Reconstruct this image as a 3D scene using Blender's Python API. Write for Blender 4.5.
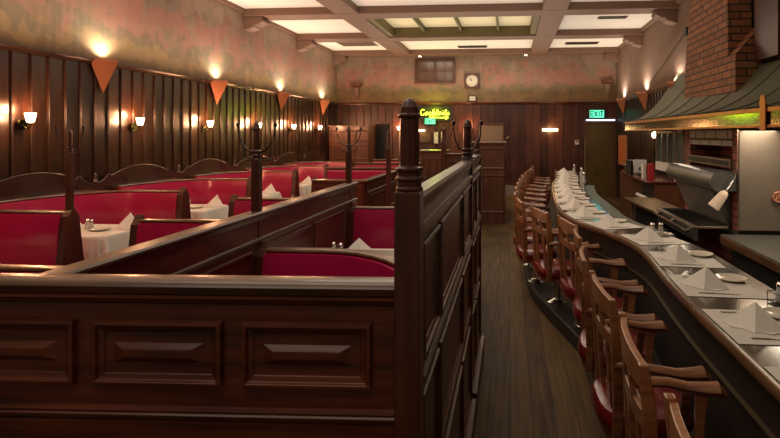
import bpy, math, random
from mathutils import Vector, Matrix
random.seed(7)
PI = math.pi
C = bpy.context.scene.collection
for o in list(bpy.data.objects): bpy.data.objects.remove(o)

# ------------------------------------------------------------------ camera
TH = math.radians(4.57)
H = 1.65
cam_d = bpy.data.cameras.new('camera'); cam = bpy.data.objects.new('camera', cam_d); C.objects.link(cam)
cam.location = (0, 0, H); cam.rotation_euler = (PI/2, 0, TH)
cam_d.sensor_width = 36; cam_d.lens = 24.0
cam_d.shift_x = (390-468.4)/780; cam_d.shift_y = (134-219)/780
cam_d.clip_start = 0.05; cam_d.clip_end = 100
bpy.context.scene.camera = cam
# ------------------------------------------------------------------ world / view
sc = bpy.context.scene
sc.view_settings.view_transform = 'Standard'; sc.view_settings.look = 'None'
sc.view_settings.gamma = 1; sc.view_settings.use_curve_mapping = False
sc.view_settings.exposure = 0.0
w = bpy.data.worlds.new('world'); sc.world = w; w.use_nodes = True
w.node_tree.nodes['Background'].inputs[0].default_value = (1.0, 0.64, 0.40, 1)
w.node_tree.nodes['Background'].inputs[1].default_value = 0.15

def area(name, loc, rot, sx, sy, power, col=(1, .84, .66)):
    l = bpy.data.lights.new(name, 'AREA'); l.shape = 'RECTANGLE'; l.size = sx; l.size_y = sy
    l.energy = power; l.color = col
    o = bpy.data.objects.new(name, l); C.objects.link(o); o.location = loc; o.rotation_euler = rot
    return o
# added unseen warm fill lights under the ceiling, shining down
for k, (yy, pw) in enumerate(((.0, 17), (2.2, 20), (5.5, 22), (7.9, 22), (10.3, 22), (12.7, 22))):
    area('ceiling_down_fill', (-1.0, yy, 3.70), (0, 0, 0), 3.0, 1.2, pw*1.5)
# added unseen fill strips above the picture rails, brightening murals and ceiling
area('mural_fill_left', (-4.35, 7.0, 2.62), (PI, math.radians(-12), 0), .25, 12.5, 66, (1, .78, .60))
area('mural_fill_right', (2.45, 11.4, 2.70), (PI, math.radians(12), 0), .2, 4.4, 8, (1, .74, .52))
area('mural_fill_back', (-1.0, 13.4, 2.62), (PI+math.radians(12), 0, 0), 6.5, .25, 28, (1, .74, .50))
area('ceiling_bounce_fill', (-1.0, 8.0, 2.75), (PI, 0, 0), 5.0, 11.5, 165, (1, .88, .74))  # added unseen upward fill that brightens the ceiling panels
area('hood_task_light', (2.35, 5.8, 1.68), (0, 0, 0), .3, 3.6, 46, (1, .80, .58))

# ------------------------------------------------------------------ materials
def mat(name, col, rough=.5, metal=0, emit=None, es=0, coat=0, noise=None, bump=0, bscale=40, spec=.5):
    m = bpy.data.materials.new(name); m.use_nodes = True
    nt = m.node_tree; b = nt.nodes['Principled BSDF']
    b.inputs['Base Color'].default_value = (*col, 1); b.inputs['Roughness'].default_value = rough
    b.inputs['Metallic'].default_value = metal
    b.inputs['Specular IOR Level'].default_value = spec
    if coat: b.inputs['Coat Weight'].default_value = coat; b.inputs['Coat Roughness'].default_value = .15
    if emit: b.inputs['Emission Color'].default_value = (*emit, 1); b.inputs['Emission Strength'].default_value = es
    tc = nt.nodes.new('ShaderNodeTexCoord')
    nz = nt.nodes.new('ShaderNodeTexNoise'); nz.inputs['Scale'].default_value = bscale; nz.inputs['Detail'].default_value = 4
    nt.links.new(tc.outputs['Object'], nz.inputs['Vector'])
    if noise:
        r = nt.nodes.new('ShaderNodeMix'); r.data_type = 'RGBA'
        r.inputs[6].default_value = (*col, 1); r.inputs[7].default_value = (*noise, 1)
        nt.links.new(nz.outputs['Fac'], r.inputs[0]); nt.links.new(r.outputs[2], b.inputs['Base Color'])
    if bump:
        bp = nt.nodes.new('ShaderNodeBump'); bp.inputs['Strength'].default_value = bump; bp.inputs['Distance'].default_value = .01
        nt.links.new(nz.outputs['Fac'], bp.inputs['Height']); nt.links.new(bp.outputs['Normal'], b.inputs['Normal'])
    return m

def wood(name, dark, light, axis='z', rough=.35, scale=1.0, board=None, bump=.25, coat=.25, rv=.12):
    m = bpy.data.materials.new(name); m.use_nodes = True
    nt = m.node_tree; N = nt.nodes; L = nt.links; b = N['Principled BSDF']
    tc = N.new('ShaderNodeTexCoord'); mp = N.new('ShaderNodeMapping')
    s = {'x': (1.2, 22, 22), 'y': (22, 1.2, 22), 'z': (22, 22, 1.2)}[axis]
    mp.inputs['Scale'].default_value = tuple(v*scale for v in s)
    L.new(tc.outputs['Object'], mp.inputs[0])
    nz = N.new('ShaderNodeTexNoise'); nz.inputs['Scale'].default_value = 1.6; nz.inputs['Detail'].default_value = 7
    nz.inputs['Distortion'].default_value = .5; L.new(mp.outputs[0], nz.inputs['Vector'])
    big = N.new('ShaderNodeTexNoise'); big.inputs['Scale'].default_value = 2.3; big.inputs['Detail'].default_value = 3
    L.new(tc.outputs['Object'], big.inputs['Vector'])
    ad = N.new('ShaderNodeMath'); ad.operation = 'MULTIPLY_ADD'; ad.inputs[1].default_value = .6
    L.new(nz.outputs['Fac'], ad.inputs[0])
    ml = N.new('ShaderNodeMath'); ml.operation = 'MULTIPLY'; ml.inputs[1].default_value = .4
    L.new(big.outputs['Fac'], ml.inputs[0]); L.new(ml.outputs[0], ad.inputs[2])
    fac = ad.outputs[0]
    if board:
        ax, wd = board
        sp = N.new('ShaderNodeSeparateXYZ'); L.new(tc.outputs['Object'], sp.inputs[0])
        dv = N.new('ShaderNodeMath'); dv.operation = 'DIVIDE'; dv.inputs[1].default_value = wd; L.new(sp.outputs[ax], dv.inputs[0])
        fl = N.new('ShaderNodeMath'); fl.operation = 'FLOOR'; L.new(dv.outputs[0], fl.inputs[0])
        wn = N.new('ShaderNodeTexWhiteNoise'); wn.noise_dimensions = '1D'; L.new(fl.outputs[0], wn.inputs['W'])
        a2 = N.new('ShaderNodeMath'); a2.operation = 'MULTIPLY_ADD'; a2.inputs[1].default_value = .20
        L.new(wn.outputs['Value'], a2.inputs[0]); L.new(ad.outputs[0], a2.inputs[2])
        s2 = N.new('ShaderNodeMath'); s2.operation = 'SUBTRACT'; s2.inputs[1].default_value = .10; L.new(a2.outputs[0], s2.inputs[0])
        fac = s2.outputs[0]
    cr = N.new('ShaderNodeValToRGB'); cr.color_ramp.elements[0].position = .34; cr.color_ramp.elements[1].position = .68
    cr.color_ramp.elements[0].color = (*dark, 1); cr.color_ramp.elements[1].color = (*light, 1)
    L.new(fac, cr.inputs[0]); L.new(cr.outputs[0], b.inputs['Base Color'])
    rr = N.new('ShaderNodeMapRange'); rr.inputs['To Min'].default_value = rough-rv; rr.inputs['To Max'].default_value = rough+rv
    L.new(big.outputs['Fac'], rr.inputs['Value']); L.new(rr.outputs[0], b.inputs['Roughness'])
    bp = N.new('ShaderNodeBump'); bp.inputs['Strength'].default_value = bump; bp.inputs['Distance'].default_value = .004
    L.new(nz.outputs['Fac'], bp.inputs['Height']); L.new(bp.outputs['Normal'], b.inputs['Normal'])
    if coat: b.inputs['Coat Weight'].default_value = coat; b.inputs['Coat Roughness'].default_value = .2
    if 'floor' in name:      # plank joints
        b.inputs['Specular IOR Level'].default_value = .22
        fr_ = N.new('ShaderNodeMath'); fr_.operation = 'FRACT'; L.new(dv.outputs[0], fr_.inputs[0])
        lt = N.new('ShaderNodeMath'); lt.operation = 'LESS_THAN'; lt.inputs[1].default_value = .035; L.new(fr_.outputs[0], lt.inputs[0])
        mx = N.new('ShaderNodeMix'); mx.data_type = 'RGBA'; mx.inputs[7].default_value = (.010, .006, .003, 1)
        L.new(lt.outputs[0], mx.inputs[0]); L.new(cr.outputs[0], mx.inputs[6]); L.new(mx.outputs[2], b.inputs['Base Color'])
    return m

def mural(name, axis, seed):
    m = bpy.data.materials.new(name); m.use_nodes = True
    nt = m.node_tree; N = nt.nodes; L = nt.links; b = N['Principled BSDF']; b.inputs['Roughness'].default_value = .85
    tc = N.new('ShaderNodeTexCoord'); sp = N.new('ShaderNodeSeparateXYZ'); L.new(tc.outputs['Object'], sp.inputs[0])
    def noise(scale, det, sx=(1, 1, 1), off=0):
        mp = N.new('ShaderNodeMapping'); mp.inputs['Scale'].default_value = sx; mp.inputs['Location'].default_value = (seed+off, seed*2, off)
        L.new(tc.outputs['Object'], mp.inputs[0])
        n = N.new('ShaderNodeTexNoise'); n.inputs['Scale'].default_value = scale; n.inputs['Detail'].default_value = det; n.inputs['Roughness'].default_value = .62
        L.new(mp.outputs[0], n.inputs['Vector']); return n.outputs['Fac']
    def ramp(src, stops):
        r = N.new('ShaderNodeValToRGB'); e = r.color_ramp.elements
        while len(e) < len(stops): e.new(.5)
        for i, (p, c) in enumerate(stops): e[i].position = p; e[i].color = (*c, 1)
        L.new(src, r.inputs[0]); return r.outputs[0]
    def mix(f, a, c):
        x = N.new('ShaderNodeMix'); x.data_type = 'RGBA'; L.new(f, x.inputs[0]); L.new(a, x.inputs[6]); L.new(c, x.inputs[7]); return x.outputs[2]
    mr = N.new('ShaderNodeMapRange'); mr.inputs['From Min'].default_value = 2.5; mr.inputs['From Max'].default_value = 3.9
    L.new(sp.outputs['Z'], mr.inputs['Value'])
    def mth(op, a, c):
        x = N.new('ShaderNodeMath'); x.operation = op
        for k, v in enumerate((a, c)):
            if isinstance(v, (int, float)): x.inputs[k].default_value = v
            else: L.new(v, x.inputs[k])
        return x.outputs[0]
    def colr(c):
        x = N.new('ShaderNodeRGB'); x.outputs[0].default_value = (*c, 1); return x.outputs[0]
    h = mth('ADD', mr.outputs[0], mth('MULTIPLY', mth('SUBTRACT', noise(1.1, 3), .5), .7))
    c = ramp(h, [(0, (.19, .115, .055)), (.3, (.22, .145, .085)), (.55, (.25, .165, .11)), (.8, (.24, .16, .115)), (1, (.27, .185, .13))])
    # layered tree and hill masses: (colour, height centre, height spread, noise scale, threshold, strength)
    for k, (cc, hc, hs, scl, th, st) in enumerate((((.15, .125, .085), .62, .30, 2.2, .50, .75), ((.27, .105, .075), .55, .26, 2.9, .50, .85), ((.30, .135, .10), .38, .22, 4.2, .52, .8),
            ((.125, .110, .060), .22, .20, 3.3, .50, .8), ((.30, .19, .07), .12, .14, 3.0, .50, .7), ((.13, .075, .05), .70, .30, 5.5, .57, .5))):
        w_ = mth('SUBTRACT', 1.0, mth('DIVIDE', mth('ABSOLUTE', mth('SUBTRACT', mr.outputs[0], hc), 0), hs))
        f = mth('ADD', mth('MULTIPLY', w_, .16), mth('SUBTRACT', noise(scl, 10, off=3.7*k+2), .08))
        m_ = ramp(f, [(th-.012, (0, 0, 0)), (th+.05, (st*.85, st*.85, st*.85))])
        c = mix(m_, c, colr(cc))
    # faded vertical streaks in the old paint
    sx_ = (1, 9, .7) if axis == 'y' else (9, 1, .7)
    c = mix(ramp(noise(1.6, 6, sx=sx_, off=40), [(.42, (0, 0, 0)), (.75, (.55, .55, .55))]), c, colr((.27, .175, .125)))
    L.new(c, b.inputs['Base Color'])
    return m

def brick(name, c1, c2, mortar, plane='yz', scale=1.0, rough=.7):
    m = bpy.data.materials.new(name); m.use_nodes = True
    nt = m.node_tree; N = nt.nodes; L = nt.links; b = N['Principled BSDF']; b.inputs['Roughness'].default_value = rough
    tc = N.new('ShaderNodeTexCoord'); sp = N.new('ShaderNodeSeparateXYZ'); L.new(tc.outputs['Object'], sp.inputs[0])
    cb = N.new('ShaderNodeCombineXYZ')
    ad = N.new('ShaderNodeMath'); ad.operation = 'ADD'; L.new(sp.outputs['X'], ad.inputs[0]); L.new(sp.outputs['Y'], ad.inputs[1])
    L.new(ad.outputs[0], cb.inputs[0]); L.new(sp.outputs['Z'], cb.inputs[1])
    br = N.new('ShaderNodeTexBrick'); br.inputs['Scale'].default_value = scale
    br.inputs['Color1'].default_value = (*c1, 1); br.inputs['Color2'].default_value = (*c2, 1); br.inputs['Mortar'].default_value = (*mortar, 1)
    br.inputs['Brick Width'].default_value = .24; br.inputs['Row Height'].default_value = .085; br.inputs['Mortar Size'].default_value = .009
    br.inputs['Bias'].default_value = -.1
    L.new(cb.outputs[0], br.inputs['Vector'])
    nz = N.new('ShaderNodeTexNoise'); nz.inputs['Scale'].default_value = 9; nz.inputs['Detail'].default_value = 5; L.new(tc.outputs['Object'], nz.inputs['Vector'])
    mx = N.new('ShaderNodeMix'); mx.data_type = 'RGBA'; mx.blend_type = 'MULTIPLY'; mx.inputs[0].default_value = .55
    L.new(br.outputs['Color'], mx.inputs[6]); L.new(nz.outputs['Color'], mx.inputs[7]); L.new(mx.outputs[2], b.inputs['Base Color'])
    bp = N.new('ShaderNodeBump'); bp.inputs['Strength'].default_value = .6; bp.inputs['Distance'].default_value = .01; bp.invert = True
    L.new(br.outputs['Fac'], bp.inputs['Height']); L.new(bp.outputs['Normal'], b.inputs['Normal'])
    return m

M = {}
M['part_x'] = wood('dark wood grain across', (.030, .0050, .0022), (.155, .034, .011), 'x', .36, coat=.12)
M['part_y'] = wood('dark wood grain along', (.024, .0052, .0022), (.11, .028, .010), 'y', .36, coat=.15)
M['part_z'] = wood('dark wood grain upright', (.020, .0045, .0022), (.10, .025, .010), 'z', .36, coat=.15)
M['cap_x'] = wood('worn cap wood across', (.032, .014, .007), (.125, .055, .026), 'x', .36, coat=.25)
M['cap_y'] = wood('worn cap wood along', (.028, .013, .006), (.10, .050, .022), 'y', .40, coat=.12)
M['cap_b'] = wood('booth cap wood', (.05, .022, .009), (.17, .082, .036), 'x', .30, coat=.5)
M['rail'] = wood('picture rail wood', (.014, .006, .004), (.05, .022, .012), 'y', .30, coat=.4)
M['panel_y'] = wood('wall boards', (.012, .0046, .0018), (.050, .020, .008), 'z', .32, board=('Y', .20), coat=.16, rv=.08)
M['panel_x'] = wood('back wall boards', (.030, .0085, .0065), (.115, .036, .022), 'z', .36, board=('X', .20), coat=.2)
M['chair_wood'] = wood('chair wood', (.10, .032, .012), (.40, .16, .062), 'x', .38, scale=1.3, coat=.3)
M['bar_wood'] = wood('bar front wood', (.008, .0035, .0025), (.026, .010, .006), 'z', .6, coat=0)
M['nosing'] = wood('counter nosing wood', (.05, .022, .010), (.17, .078, .034), 'y', .3)
M['far_wood'] = wood('far booth wood', (.045, .014, .007), (.15, .052, .022), 'z', .38)
M['far_wood_x'] = wood('far booth wood across', (.045, .014, .007), (.15, .052, .022), 'x', .38)
M['floor'] = wood('floor planks', (.040, .021, .007), (.14, .078, .026), 'y', .62, board=('X', .13), bump=.15, coat=0)
M['beam'] = mat('ceiling beam paint', (.135, .068, .040), .6, noise=(.17, .092, .058), bump=.15, bscale=12)
M['plaster'] = mat('ceiling panel plaster', (.80, .77, .70), .8, noise=(.74, .70, .62), bscale=2)
M['olive'] = mat('olive paint', (.11, .085, .022), .6)
M['wallpaper'] = mat('tan plaster wall', (.20, .125, .085), .85, noise=(.14, .08, .056), bscale=3)
M['mural_l'] = mural('painted mural left', 'y', 1.0)
M['mural_b'] = mural('painted mural back', 'x', 4.3)
M['vinyl'] = mat('red vinyl', (.40, .006, .066), .28, noise=(.33, .005, .052), coat=.6, bump=.12, bscale=7)
M['vinyl_d'] = mat('oxblood vinyl', (.15, .010, .010), .26, coat=.3, bump=.2, bscale=9)
M['cloth'] = mat('white table linen', (.66, .62, .54), .9, noise=(.58, .54, .47), bump=.25, bscale=14)
M['napkin'] = mat('white napkin linen', (.70, .66, .60), .9, bump=.25, bscale=60)
M['paper'] = mat('paper placemat', (.60, .57, .52), .8, noise=(.54, .51, .46), bscale=30)
M['china'] = mat('cream china', (.62, .57, .47), .18, coat=.5)
M['bar_top'] = mat('polished bar top', (.040, .036, .028), .14, noise=(.085, .074, .058), bscale=5, coat=.6)
M['sage'] = mat('sage ledge', (.105, .125, .095), .4, noise=(.075, .09, .07), bscale=6)
M['steel'] = mat('stainless steel', (.30, .25, .20), .36, .55, noise=(.20, .165, .13), bump=.08, bscale=6)
M['steel_d'] = mat('dull dark steel', (.17, .17, .155), .34, .6, noise=(.09, .09, .08), bump=.2, bscale=8)
M['chrome'] = mat('chrome', (.75, .72, .68), .15, 1)
M['iron'] = mat('black iron', (.022, .020, .020), .4, .6)
M['brass'] = mat('polished brass', (.15, .135, .05), .14, 1, noise=(.10, .105, .04), bump=.08, bscale=7)
M['brass_o'] = mat('orange brass edging', (.50, .20, .06), .32, .9, noise=(.28, .11, .035), bscale=9)
M['hood'] = mat('green grey hood metal', (.13, .135, .08), .45, .3, noise=(.095, .10, .06), bump=.06, bscale=3)
M['seam'] = mat('dark seam', (.02, .02, .016), .5)
M['brick'] = brick('flue brick', (.40, .155, .060), (.25, .092, .038), (.05, .026, .016))
M['brick2'] = brick('grill brick', (.36, .10, .07), (.24, .055, .04), (.035, .028, .025), scale=1.1)
M['brick_w'] = brick('sooty brick hood lit', (.52, .50, .48), (.40, .38, .36), (.05, .045, .04), scale=.8)  # sooty brick with the under-hood light painted in as a pale colour
M['copper'] = mat('copper shade', (.50, .22, .115), .40, .3, noise=(.38, .15, .075), bscale=9)
M['black'] = mat('black', (.010, .009, .009), .5)
M['dark_glass'] = mat('dark glass', (.10, .06, .04), .15, coat=.5)
M['dial'] = mat('clock dial', (.52, .47, .36), .5)
M['glow_w'] = mat('lamp glass glow', (1, .8, .6), .4, emit=(1, .63, .34), es=22)
M['glow_tube'] = mat('lamp tube glow', (1, .85, .6), .4, emit=(1, .66, .30), es=9)
M['glow_up'] = mat('uplight glow', (1, .85, .7), .4, emit=(1, .78, .55), es=14)
M['neon'] = mat('yellow green neon', (.9, 1, .2), .4, emit=(.78, 1, .03), es=13)
M['exit'] = mat('exit sign face', (.1, .6, .4), .4, emit=(.16, .95, .62), es=1.0)
M['exit_t'] = mat('exit letters', (.005, .06, .04), .4)
M['led'] = mat('cool strip light', (.7, .8, 1), .4, emit=(.55, .66, 1), es=4)
M['pale'] = mat('pale panel', (.24, .17, .11), .6, noise=(.19, .13, .085), bscale=5)
M['grey_base'] = mat('grey painted base', (.20, .165, .135), .5)
M['door'] = wood('olive brown door', (.055, .034, .006), (.13, .082, .016), 'z', .45)
M['orange'] = mat('orange poster', (.55, .13, .03), .6, noise=(.25, .08, .03), bscale=9)
M['red'] = mat('red card', (.45, .02, .03), .5)
M['white'] = mat('white card', (.65, .62, .58), .6)
M['teal'] = mat('teal glass', (.06, .12, .12), .15, coat=.6)
M['glass'] = mat('shaker glass', (.55, .55, .52), .12, coat=.6)
M['step'] = mat('black step', (.012, .009, .007), .5, noise=(.022, .015, .010), bscale=10)
M['sink'] = mat('maroon worktop', (.13, .035, .028), .2, coat=.5)

# ------------------------------------------------------------------ mesh builder
class MB:
    def __init__(s): s.v = []; s.f = []
    def add(s, vs, fs):
        n = len(s.v); s.v += [tuple(v) for v in vs]; s.f += [tuple(i+n for i in f) for f in fs]; return s
    def box(s, x0, x1, y0, y1, z0, z1):
        return s.add([(x0,y0,z0),(x1,y0,z0),(x1,y1,z0),(x0,y1,z0),(x0,y0,z1),(x1,y0,z1),(x1,y1,z1),(x0,y1,z1)],
                     [(0,3,2,1),(4,5,6,7),(0,1,5,4),(1,2,6,5),(2,3,7,6),(3,0,4,7)])
    def loft(s, rings, cap=True, closed=True):
        n = len(rings[0]); vs = [p for r in rings for p in r]; fs = []
        for i in range(len(rings)-1):
            for j in range(n if closed else n-1):
                k = (j+1) % n; fs.append((i*n+j, i*n+k, (i+1)*n+k, (i+1)*n+j))
        if cap: fs += [tuple(range(n))[::-1], tuple((len(rings)-1)*n+j for j in range(n))]
        return s.add(vs, fs)
    def tube(s, pts, r, n=8, up=None, flat=1.0):
        pts = [Vector(p) for p in pts]; rings = []
        rad = r if isinstance(r, (list, tuple)) else [r]*len(pts)
        for i, p in enumerate(pts):
            d = (pts[min(i+1, len(pts)-1)]-pts[max(i-1, 0)]).normalized()
            u = Vector(up) if up else (Vector((0,0,1)) if abs(d.z) < .9 else Vector((1,0,0)))
            a = d.cross(u).normalized(); b = a.cross(d).normalized()
            rings.append([p + a*rad[i]*math.cos(t)+b*rad[i]*flat*math.sin(t) for t in [2*PI*k/n for k in range(n)]])
        return s.loft(rings)
    def lathe(s, prof, c=(0,0,0), n=16, sq=False):
        rings = []
        for r, z in prof:
            if sq: rings.append([(c[0]+r*a, c[1]+r*b, c[2]+z) for a, b in ((-1,-1),(1,-1),(1,1),(-1,1))])
            else: rings.append([(c[0]+r*math.cos(2*PI*k/n), c[1]+r*math.sin(2*PI*k/n), c[2]+z) for k in range(n)])
        return s.loft(rings)
    def prism(s, poly, fn, d0, d1):
        a = [fn(u, v, d0) for u, v in poly]; b = [fn(u, v, d1) for u, v in poly]
        return s.loft([a, b])
    def sweep(s, path, prof):
        """path: [(x,y)], prof: closed [(offset to the left, z)]"""
        rings = []
        for i, p in enumerate(path):
            a = Vector(path[max(i-1, 0)]); b = Vector(path[min(i+1, len(path)-1)]); d = (b-a).normalized()
            nx, ny = -d.y, d.x
            rings.append([(p[0]+nx*o, p[1]+ny*o, z) for o, z in prof])
        return s.loft(rings)
    def panel(s, fn, u0, u1, v0, v1, depth=.012, fw=.02, rise=None, d0=0):
        """raised moulding frame around a panel; fn(u,v,d) maps, d = out of the surface"""
        def ring(i, d): return [fn(u0+i, v0+i, d), fn(u1-i, v0+i, d), fn(u1-i, v1-i, d), fn(u0+i, v1-i, d)]
        rs = [ring(0, d0), ring(.15*fw, d0+depth), ring(.55*fw, d0+depth*1.1), ring(.75*fw, d0+depth*.5), ring(1.3*fw, d0+depth*.25), ring(1.35*fw, d0+.0005)]
        return s.loft(rs, cap=True)
    def build(s, name, m, parent=None, smooth=False, bevel=0, loc=None):
        me = bpy.data.meshes.new(name); me.from_pydata(s.v, [], s.f); me.update()
        import bmesh
        bm = bmesh.new(); bm.from_mesh(me); bmesh.ops.recalc_face_normals(bm, faces=bm.faces); bm.to_mesh(me); bm.free()
        o = bpy.data.objects.new(name, me); C.objects.link(o); me.materials.append(m)
        if parent: o.parent = parent
        if loc: o.location = loc
        if smooth:
            for p in me.polygons: p.use_smooth = True
            try: me.set_sharp_from_angle(angle=math.radians(40))
            except Exception: pass
        if bevel:
            b = o.modifiers.new('bevel', 'BEVEL'); b.width = bevel; b.segments = 2; b.limit_method = 'ANGLE'; b.angle_limit = math.radians(35)
        return o

def tag(o, label, cat, group=None):
    o['label'] = label; o['category'] = cat
    if group: o['group'] = group
    return o
def thing(name, label, cat, loc=(0,0,0), rz=0, group=None):
    o = bpy.data.objects.new(name, None); C.objects.link(o); o.location = loc; o.rotation_euler = (0,0,rz); o.empty_display_size = .1
    return tag(o, label, cat, group)
def struct(o): o['kind'] = 'structure'; return o
def dup(root, loc, rz, label, group=None):
    r = root.copy(); C.objects.link(r); r.location = loc; r.rotation_euler = (0,0,rz); r['label'] = label
    if group: r['group'] = group
    for ch in [c for c in bpy.data.objects if c.parent == root]:
        c = ch.copy(); C.objects.link(c); c.parent = r
        for g in [x for x in bpy.data.objects if x.parent == ch]:
            d = g.copy(); C.objects.link(d); d.parent = c
    return r
def ptlight(name, loc, power, col=(1,.6,.32), r=.04, parent=None):
    l = bpy.data.lights.new(name, 'POINT'); l.energy = power; l.color = col; l.shadow_soft_size = r
    o = bpy.data.objects.new(name, l); C.objects.link(o); o.location = loc
    if parent: o.parent = parent
    return o
def spot(name, loc, d, power, ang, col=(1,.75,.5), blend=.6, r=.03, parent=None):
    l = bpy.data.lights.new(name, 'SPOT'); l.energy = power; l.color = col; l.spot_size = math.radians(ang); l.spot_blend = blend; l.shadow_soft_size = r
    o = bpy.data.objects.new(name, l); C.objects.link(o); o.location = loc
    o.rotation_euler = Vector(d).to_track_quat('-Z', 'Y').to_euler()
    if parent: o.parent = parent
    return o
ORD = ['first','second','third','fourth','fifth','sixth','seventh','eighth','ninth','tenth','eleventh','twelfth','thirteenth','fourteenth','fifteenth','sixteenth','seventeenth','eighteenth','nineteenth','twentieth']

# ------------------------------------------------------------------ room shell
XL, XR, YB, Y0 = -4.75, 2.80, 14.0, -1.2
ZR, ZC = 2.495, 3.88
struct(MB().box(XL-.2, XR+.2, Y0, YB+.2, -.1, 0).build('floor', M['floor']))
struct(MB().box(XL-.2, XR+.2, Y0, YB+.2, ZC+.22, ZC+.3).build('ceiling', M['plaster']))
def board_wall(name, axis, c, a0, a1, z0, z1, m, inward, skip=()):
    mb = MB(); t = .12
    def bx(u0, u1, d0, d1, zz0, zz1):
        if axis == 'y':
            xs = sorted((c+inward*d0, c+inward*d1)); mb.box(xs[0], xs[1], u0, u1, zz0, zz1)
        else:
            ys = sorted((c+inward*d0, c+inward*d1)); mb.box(u0, u1, ys[0], ys[1], zz0, zz1)
    for (s0, s1, q0, q1) in (skip or [(a0, a1, z0, z1)]): bx(s0, s1, -t, 0, q0, q1)
    u = math.ceil(a0/.20)*.20
    while u < a1-.02:
        if not skip or any(s0+.01 < u < s1-.02 and q0 < .1 for s0, s1, q0, q1 in skip):
            bx(u-.011, u+.011, 0, .014, z0, z1); bx(u-.004, u+.004, .014, .020, z0, z1)
        u += .20
    return struct(mb.build(name, m, bevel=.004))
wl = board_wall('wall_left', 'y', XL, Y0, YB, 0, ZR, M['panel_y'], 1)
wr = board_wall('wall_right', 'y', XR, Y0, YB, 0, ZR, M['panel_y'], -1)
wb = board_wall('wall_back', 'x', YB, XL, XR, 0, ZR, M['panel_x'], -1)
struct(MB().box(XL-.12, XL, Y0, YB, ZR, ZC+.22).build('wall_left_upper', M['mural_l']))
struct(MB().box(XR, XR+.12, Y0, YB, ZR, ZC+.22).build('wall_right_upper', M['wallpaper']))
struct(MB().box(XL, XR, YB, YB+.12, ZR, ZC+.22).build('wall_back_upper', M['mural_b']))
def rail_prof(): return [(0, -.05), (.03, -.045), (.035, -.02), (.055, -.005), (.055, .012), (0, .02)]
struct(MB().loft([[(XL+a, y, ZR+b) for a, b in rail_prof()] for y in (Y0, YB)]).build('trim_1', M['rail'], bevel=.003))
struct(MB().loft([[(XR-a, y, ZR+b) for a, b in rail_prof()] for y in (Y0, YB)]).build('trim_2', M['part_y'], bevel=.003))
struct(MB().loft([[(x, YB-a, ZR+b) for a, b in rail_prof()] for x in (XL, XR)]).build('trim_3', M['part_x'], bevel=.003))
struct(MB().box(-1.1, 1.95, YB-.05, YB-.023, 0, .27).build('baseboard_back', M['grey_base'], bevel=.004))

# ceiling: deep beams both ways, panels between
ZB = 3.75
YS = [1.90, 4.22, 6.55, 8.90, 11.22, 13.56]; BW = .42
XS = [-3.06, .55]
bm_ = MB()
for y in YS: bm_.box(XL, XR, y, y+BW, ZB, ZC+.22)
struct(bm_.build('trim_4', M['beam'], bevel=.012))
bm_ = MB()
for x in XS:
    ys = [Y0]+[v for y in YS for v in (y, y+BW)]
    for i in range(0, len(ys)-1, 2): bm_.box(x, x+BW, ys[i], ys[i+1], ZB+.004, ZC+.21)
struct(bm_.build('trim_5', M['beam'], bevel=.012))
# coffer panels (each a slab), middle bay set deeper
pn = MB(); n_ = 1
xs = [XL, XS[0], XS[0]+BW, XS[1], XS[1]+BW, XR]
ys = [Y0]+[v for y in YS for v in (y, y+BW)]
for i in range(0, len(ys)-1, 2):
    for j in (0, 2, 4):
        deep = (j == 2 and i in (8,))
        if not deep: pn.box(xs[j], xs[j+1], ys[i], ys[i+1], ZC, ZC+.05)
struct(pn.build('trim_6', M['plaster']))
# framed light bay between the beams with olive mullions
yb0, yb1 = YS[3]+BW, YS[4]
bay = thing('ceiling_lay_light', 'framed ceiling light bay with three olive mullions between the beams', 'ceiling light', (-1.05, (yb0+yb1)/2, ZC))
hw = (XS[1]-XS[0]-BW)/2; hd = (yb1-yb0)/2
f = MB()
f.box(-hw, hw, -hd, -hd+.04, -.10, .12); f.box(-hw, hw, hd-.04, hd, -.10, .12)
f.box(-hw, -hw+.12, -hd, hd, -.10, .12); f.box(hw-.12, hw, -hd, hd, -.10, .12)
f.build('frame', M['olive'], bay, bevel=.004)
for k in range(3):
    x = -hw+2*hw*(k+1)/4; MB().box(x-.02, x+.02, -hd+.04, hd-.04, -.02, .09).build('mullion', M['olive'], bay)
MB().box(-hw+.1, hw-.1, -hd+.03, hd-.03, .09, .11).build('diffuser', mat('lay light glass', (.75, .66, .42), .6, noise=(.68, .60, .36), emit=(1, .85, .5), es=.12, bscale=2), bay)
# cornice trims
struct(MB().box(XL, XL+.06, Y0, YB, ZC-.07, ZC).build('trim_7', M['beam'], bevel=.01))
struct(MB().box(XR-.06, XR, Y0, YB, ZC-.07, ZC).build('trim_8', M['beam'], bevel=.01))
# corbels
def corbel_mesh(sg):
    pr = [(0, 0), (.34, 0), (.34, -.07), (.33, -.11), (.29, -.12), (.26, -.15), (.20, -.15), (.18, -.19), (.10, -.22), (0, -.24)]
    m = MB(); m.prism([(u, v) for u, v in pr], lambda u, v, d: (sg*u, d, v), .05, .30); return m
for i, y in enumerate(YS[1:]):
    for sg, x, side in ((1, XL, 'left'), (-1, XR, 'right')):
        if side == 'right' and 6 < y < 8: continue
        c = thing('beam_corbel', 'carved corbel under the %s beam from the back wall, %s wall' % (ORD[len(YS)-2-i], side), 'corbel', (x, y, ZB), 0, 'corbels under the beams')
        corbel_mesh(sg).build('bracket', M['beam'], c, bevel=.008)
        m = MB(); m.tube([(sg*.32, .04, -.065), (sg*.32, .31, -.065)], .045, 12); m.build('scroll', M['beam'], c, smooth=True)
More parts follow.
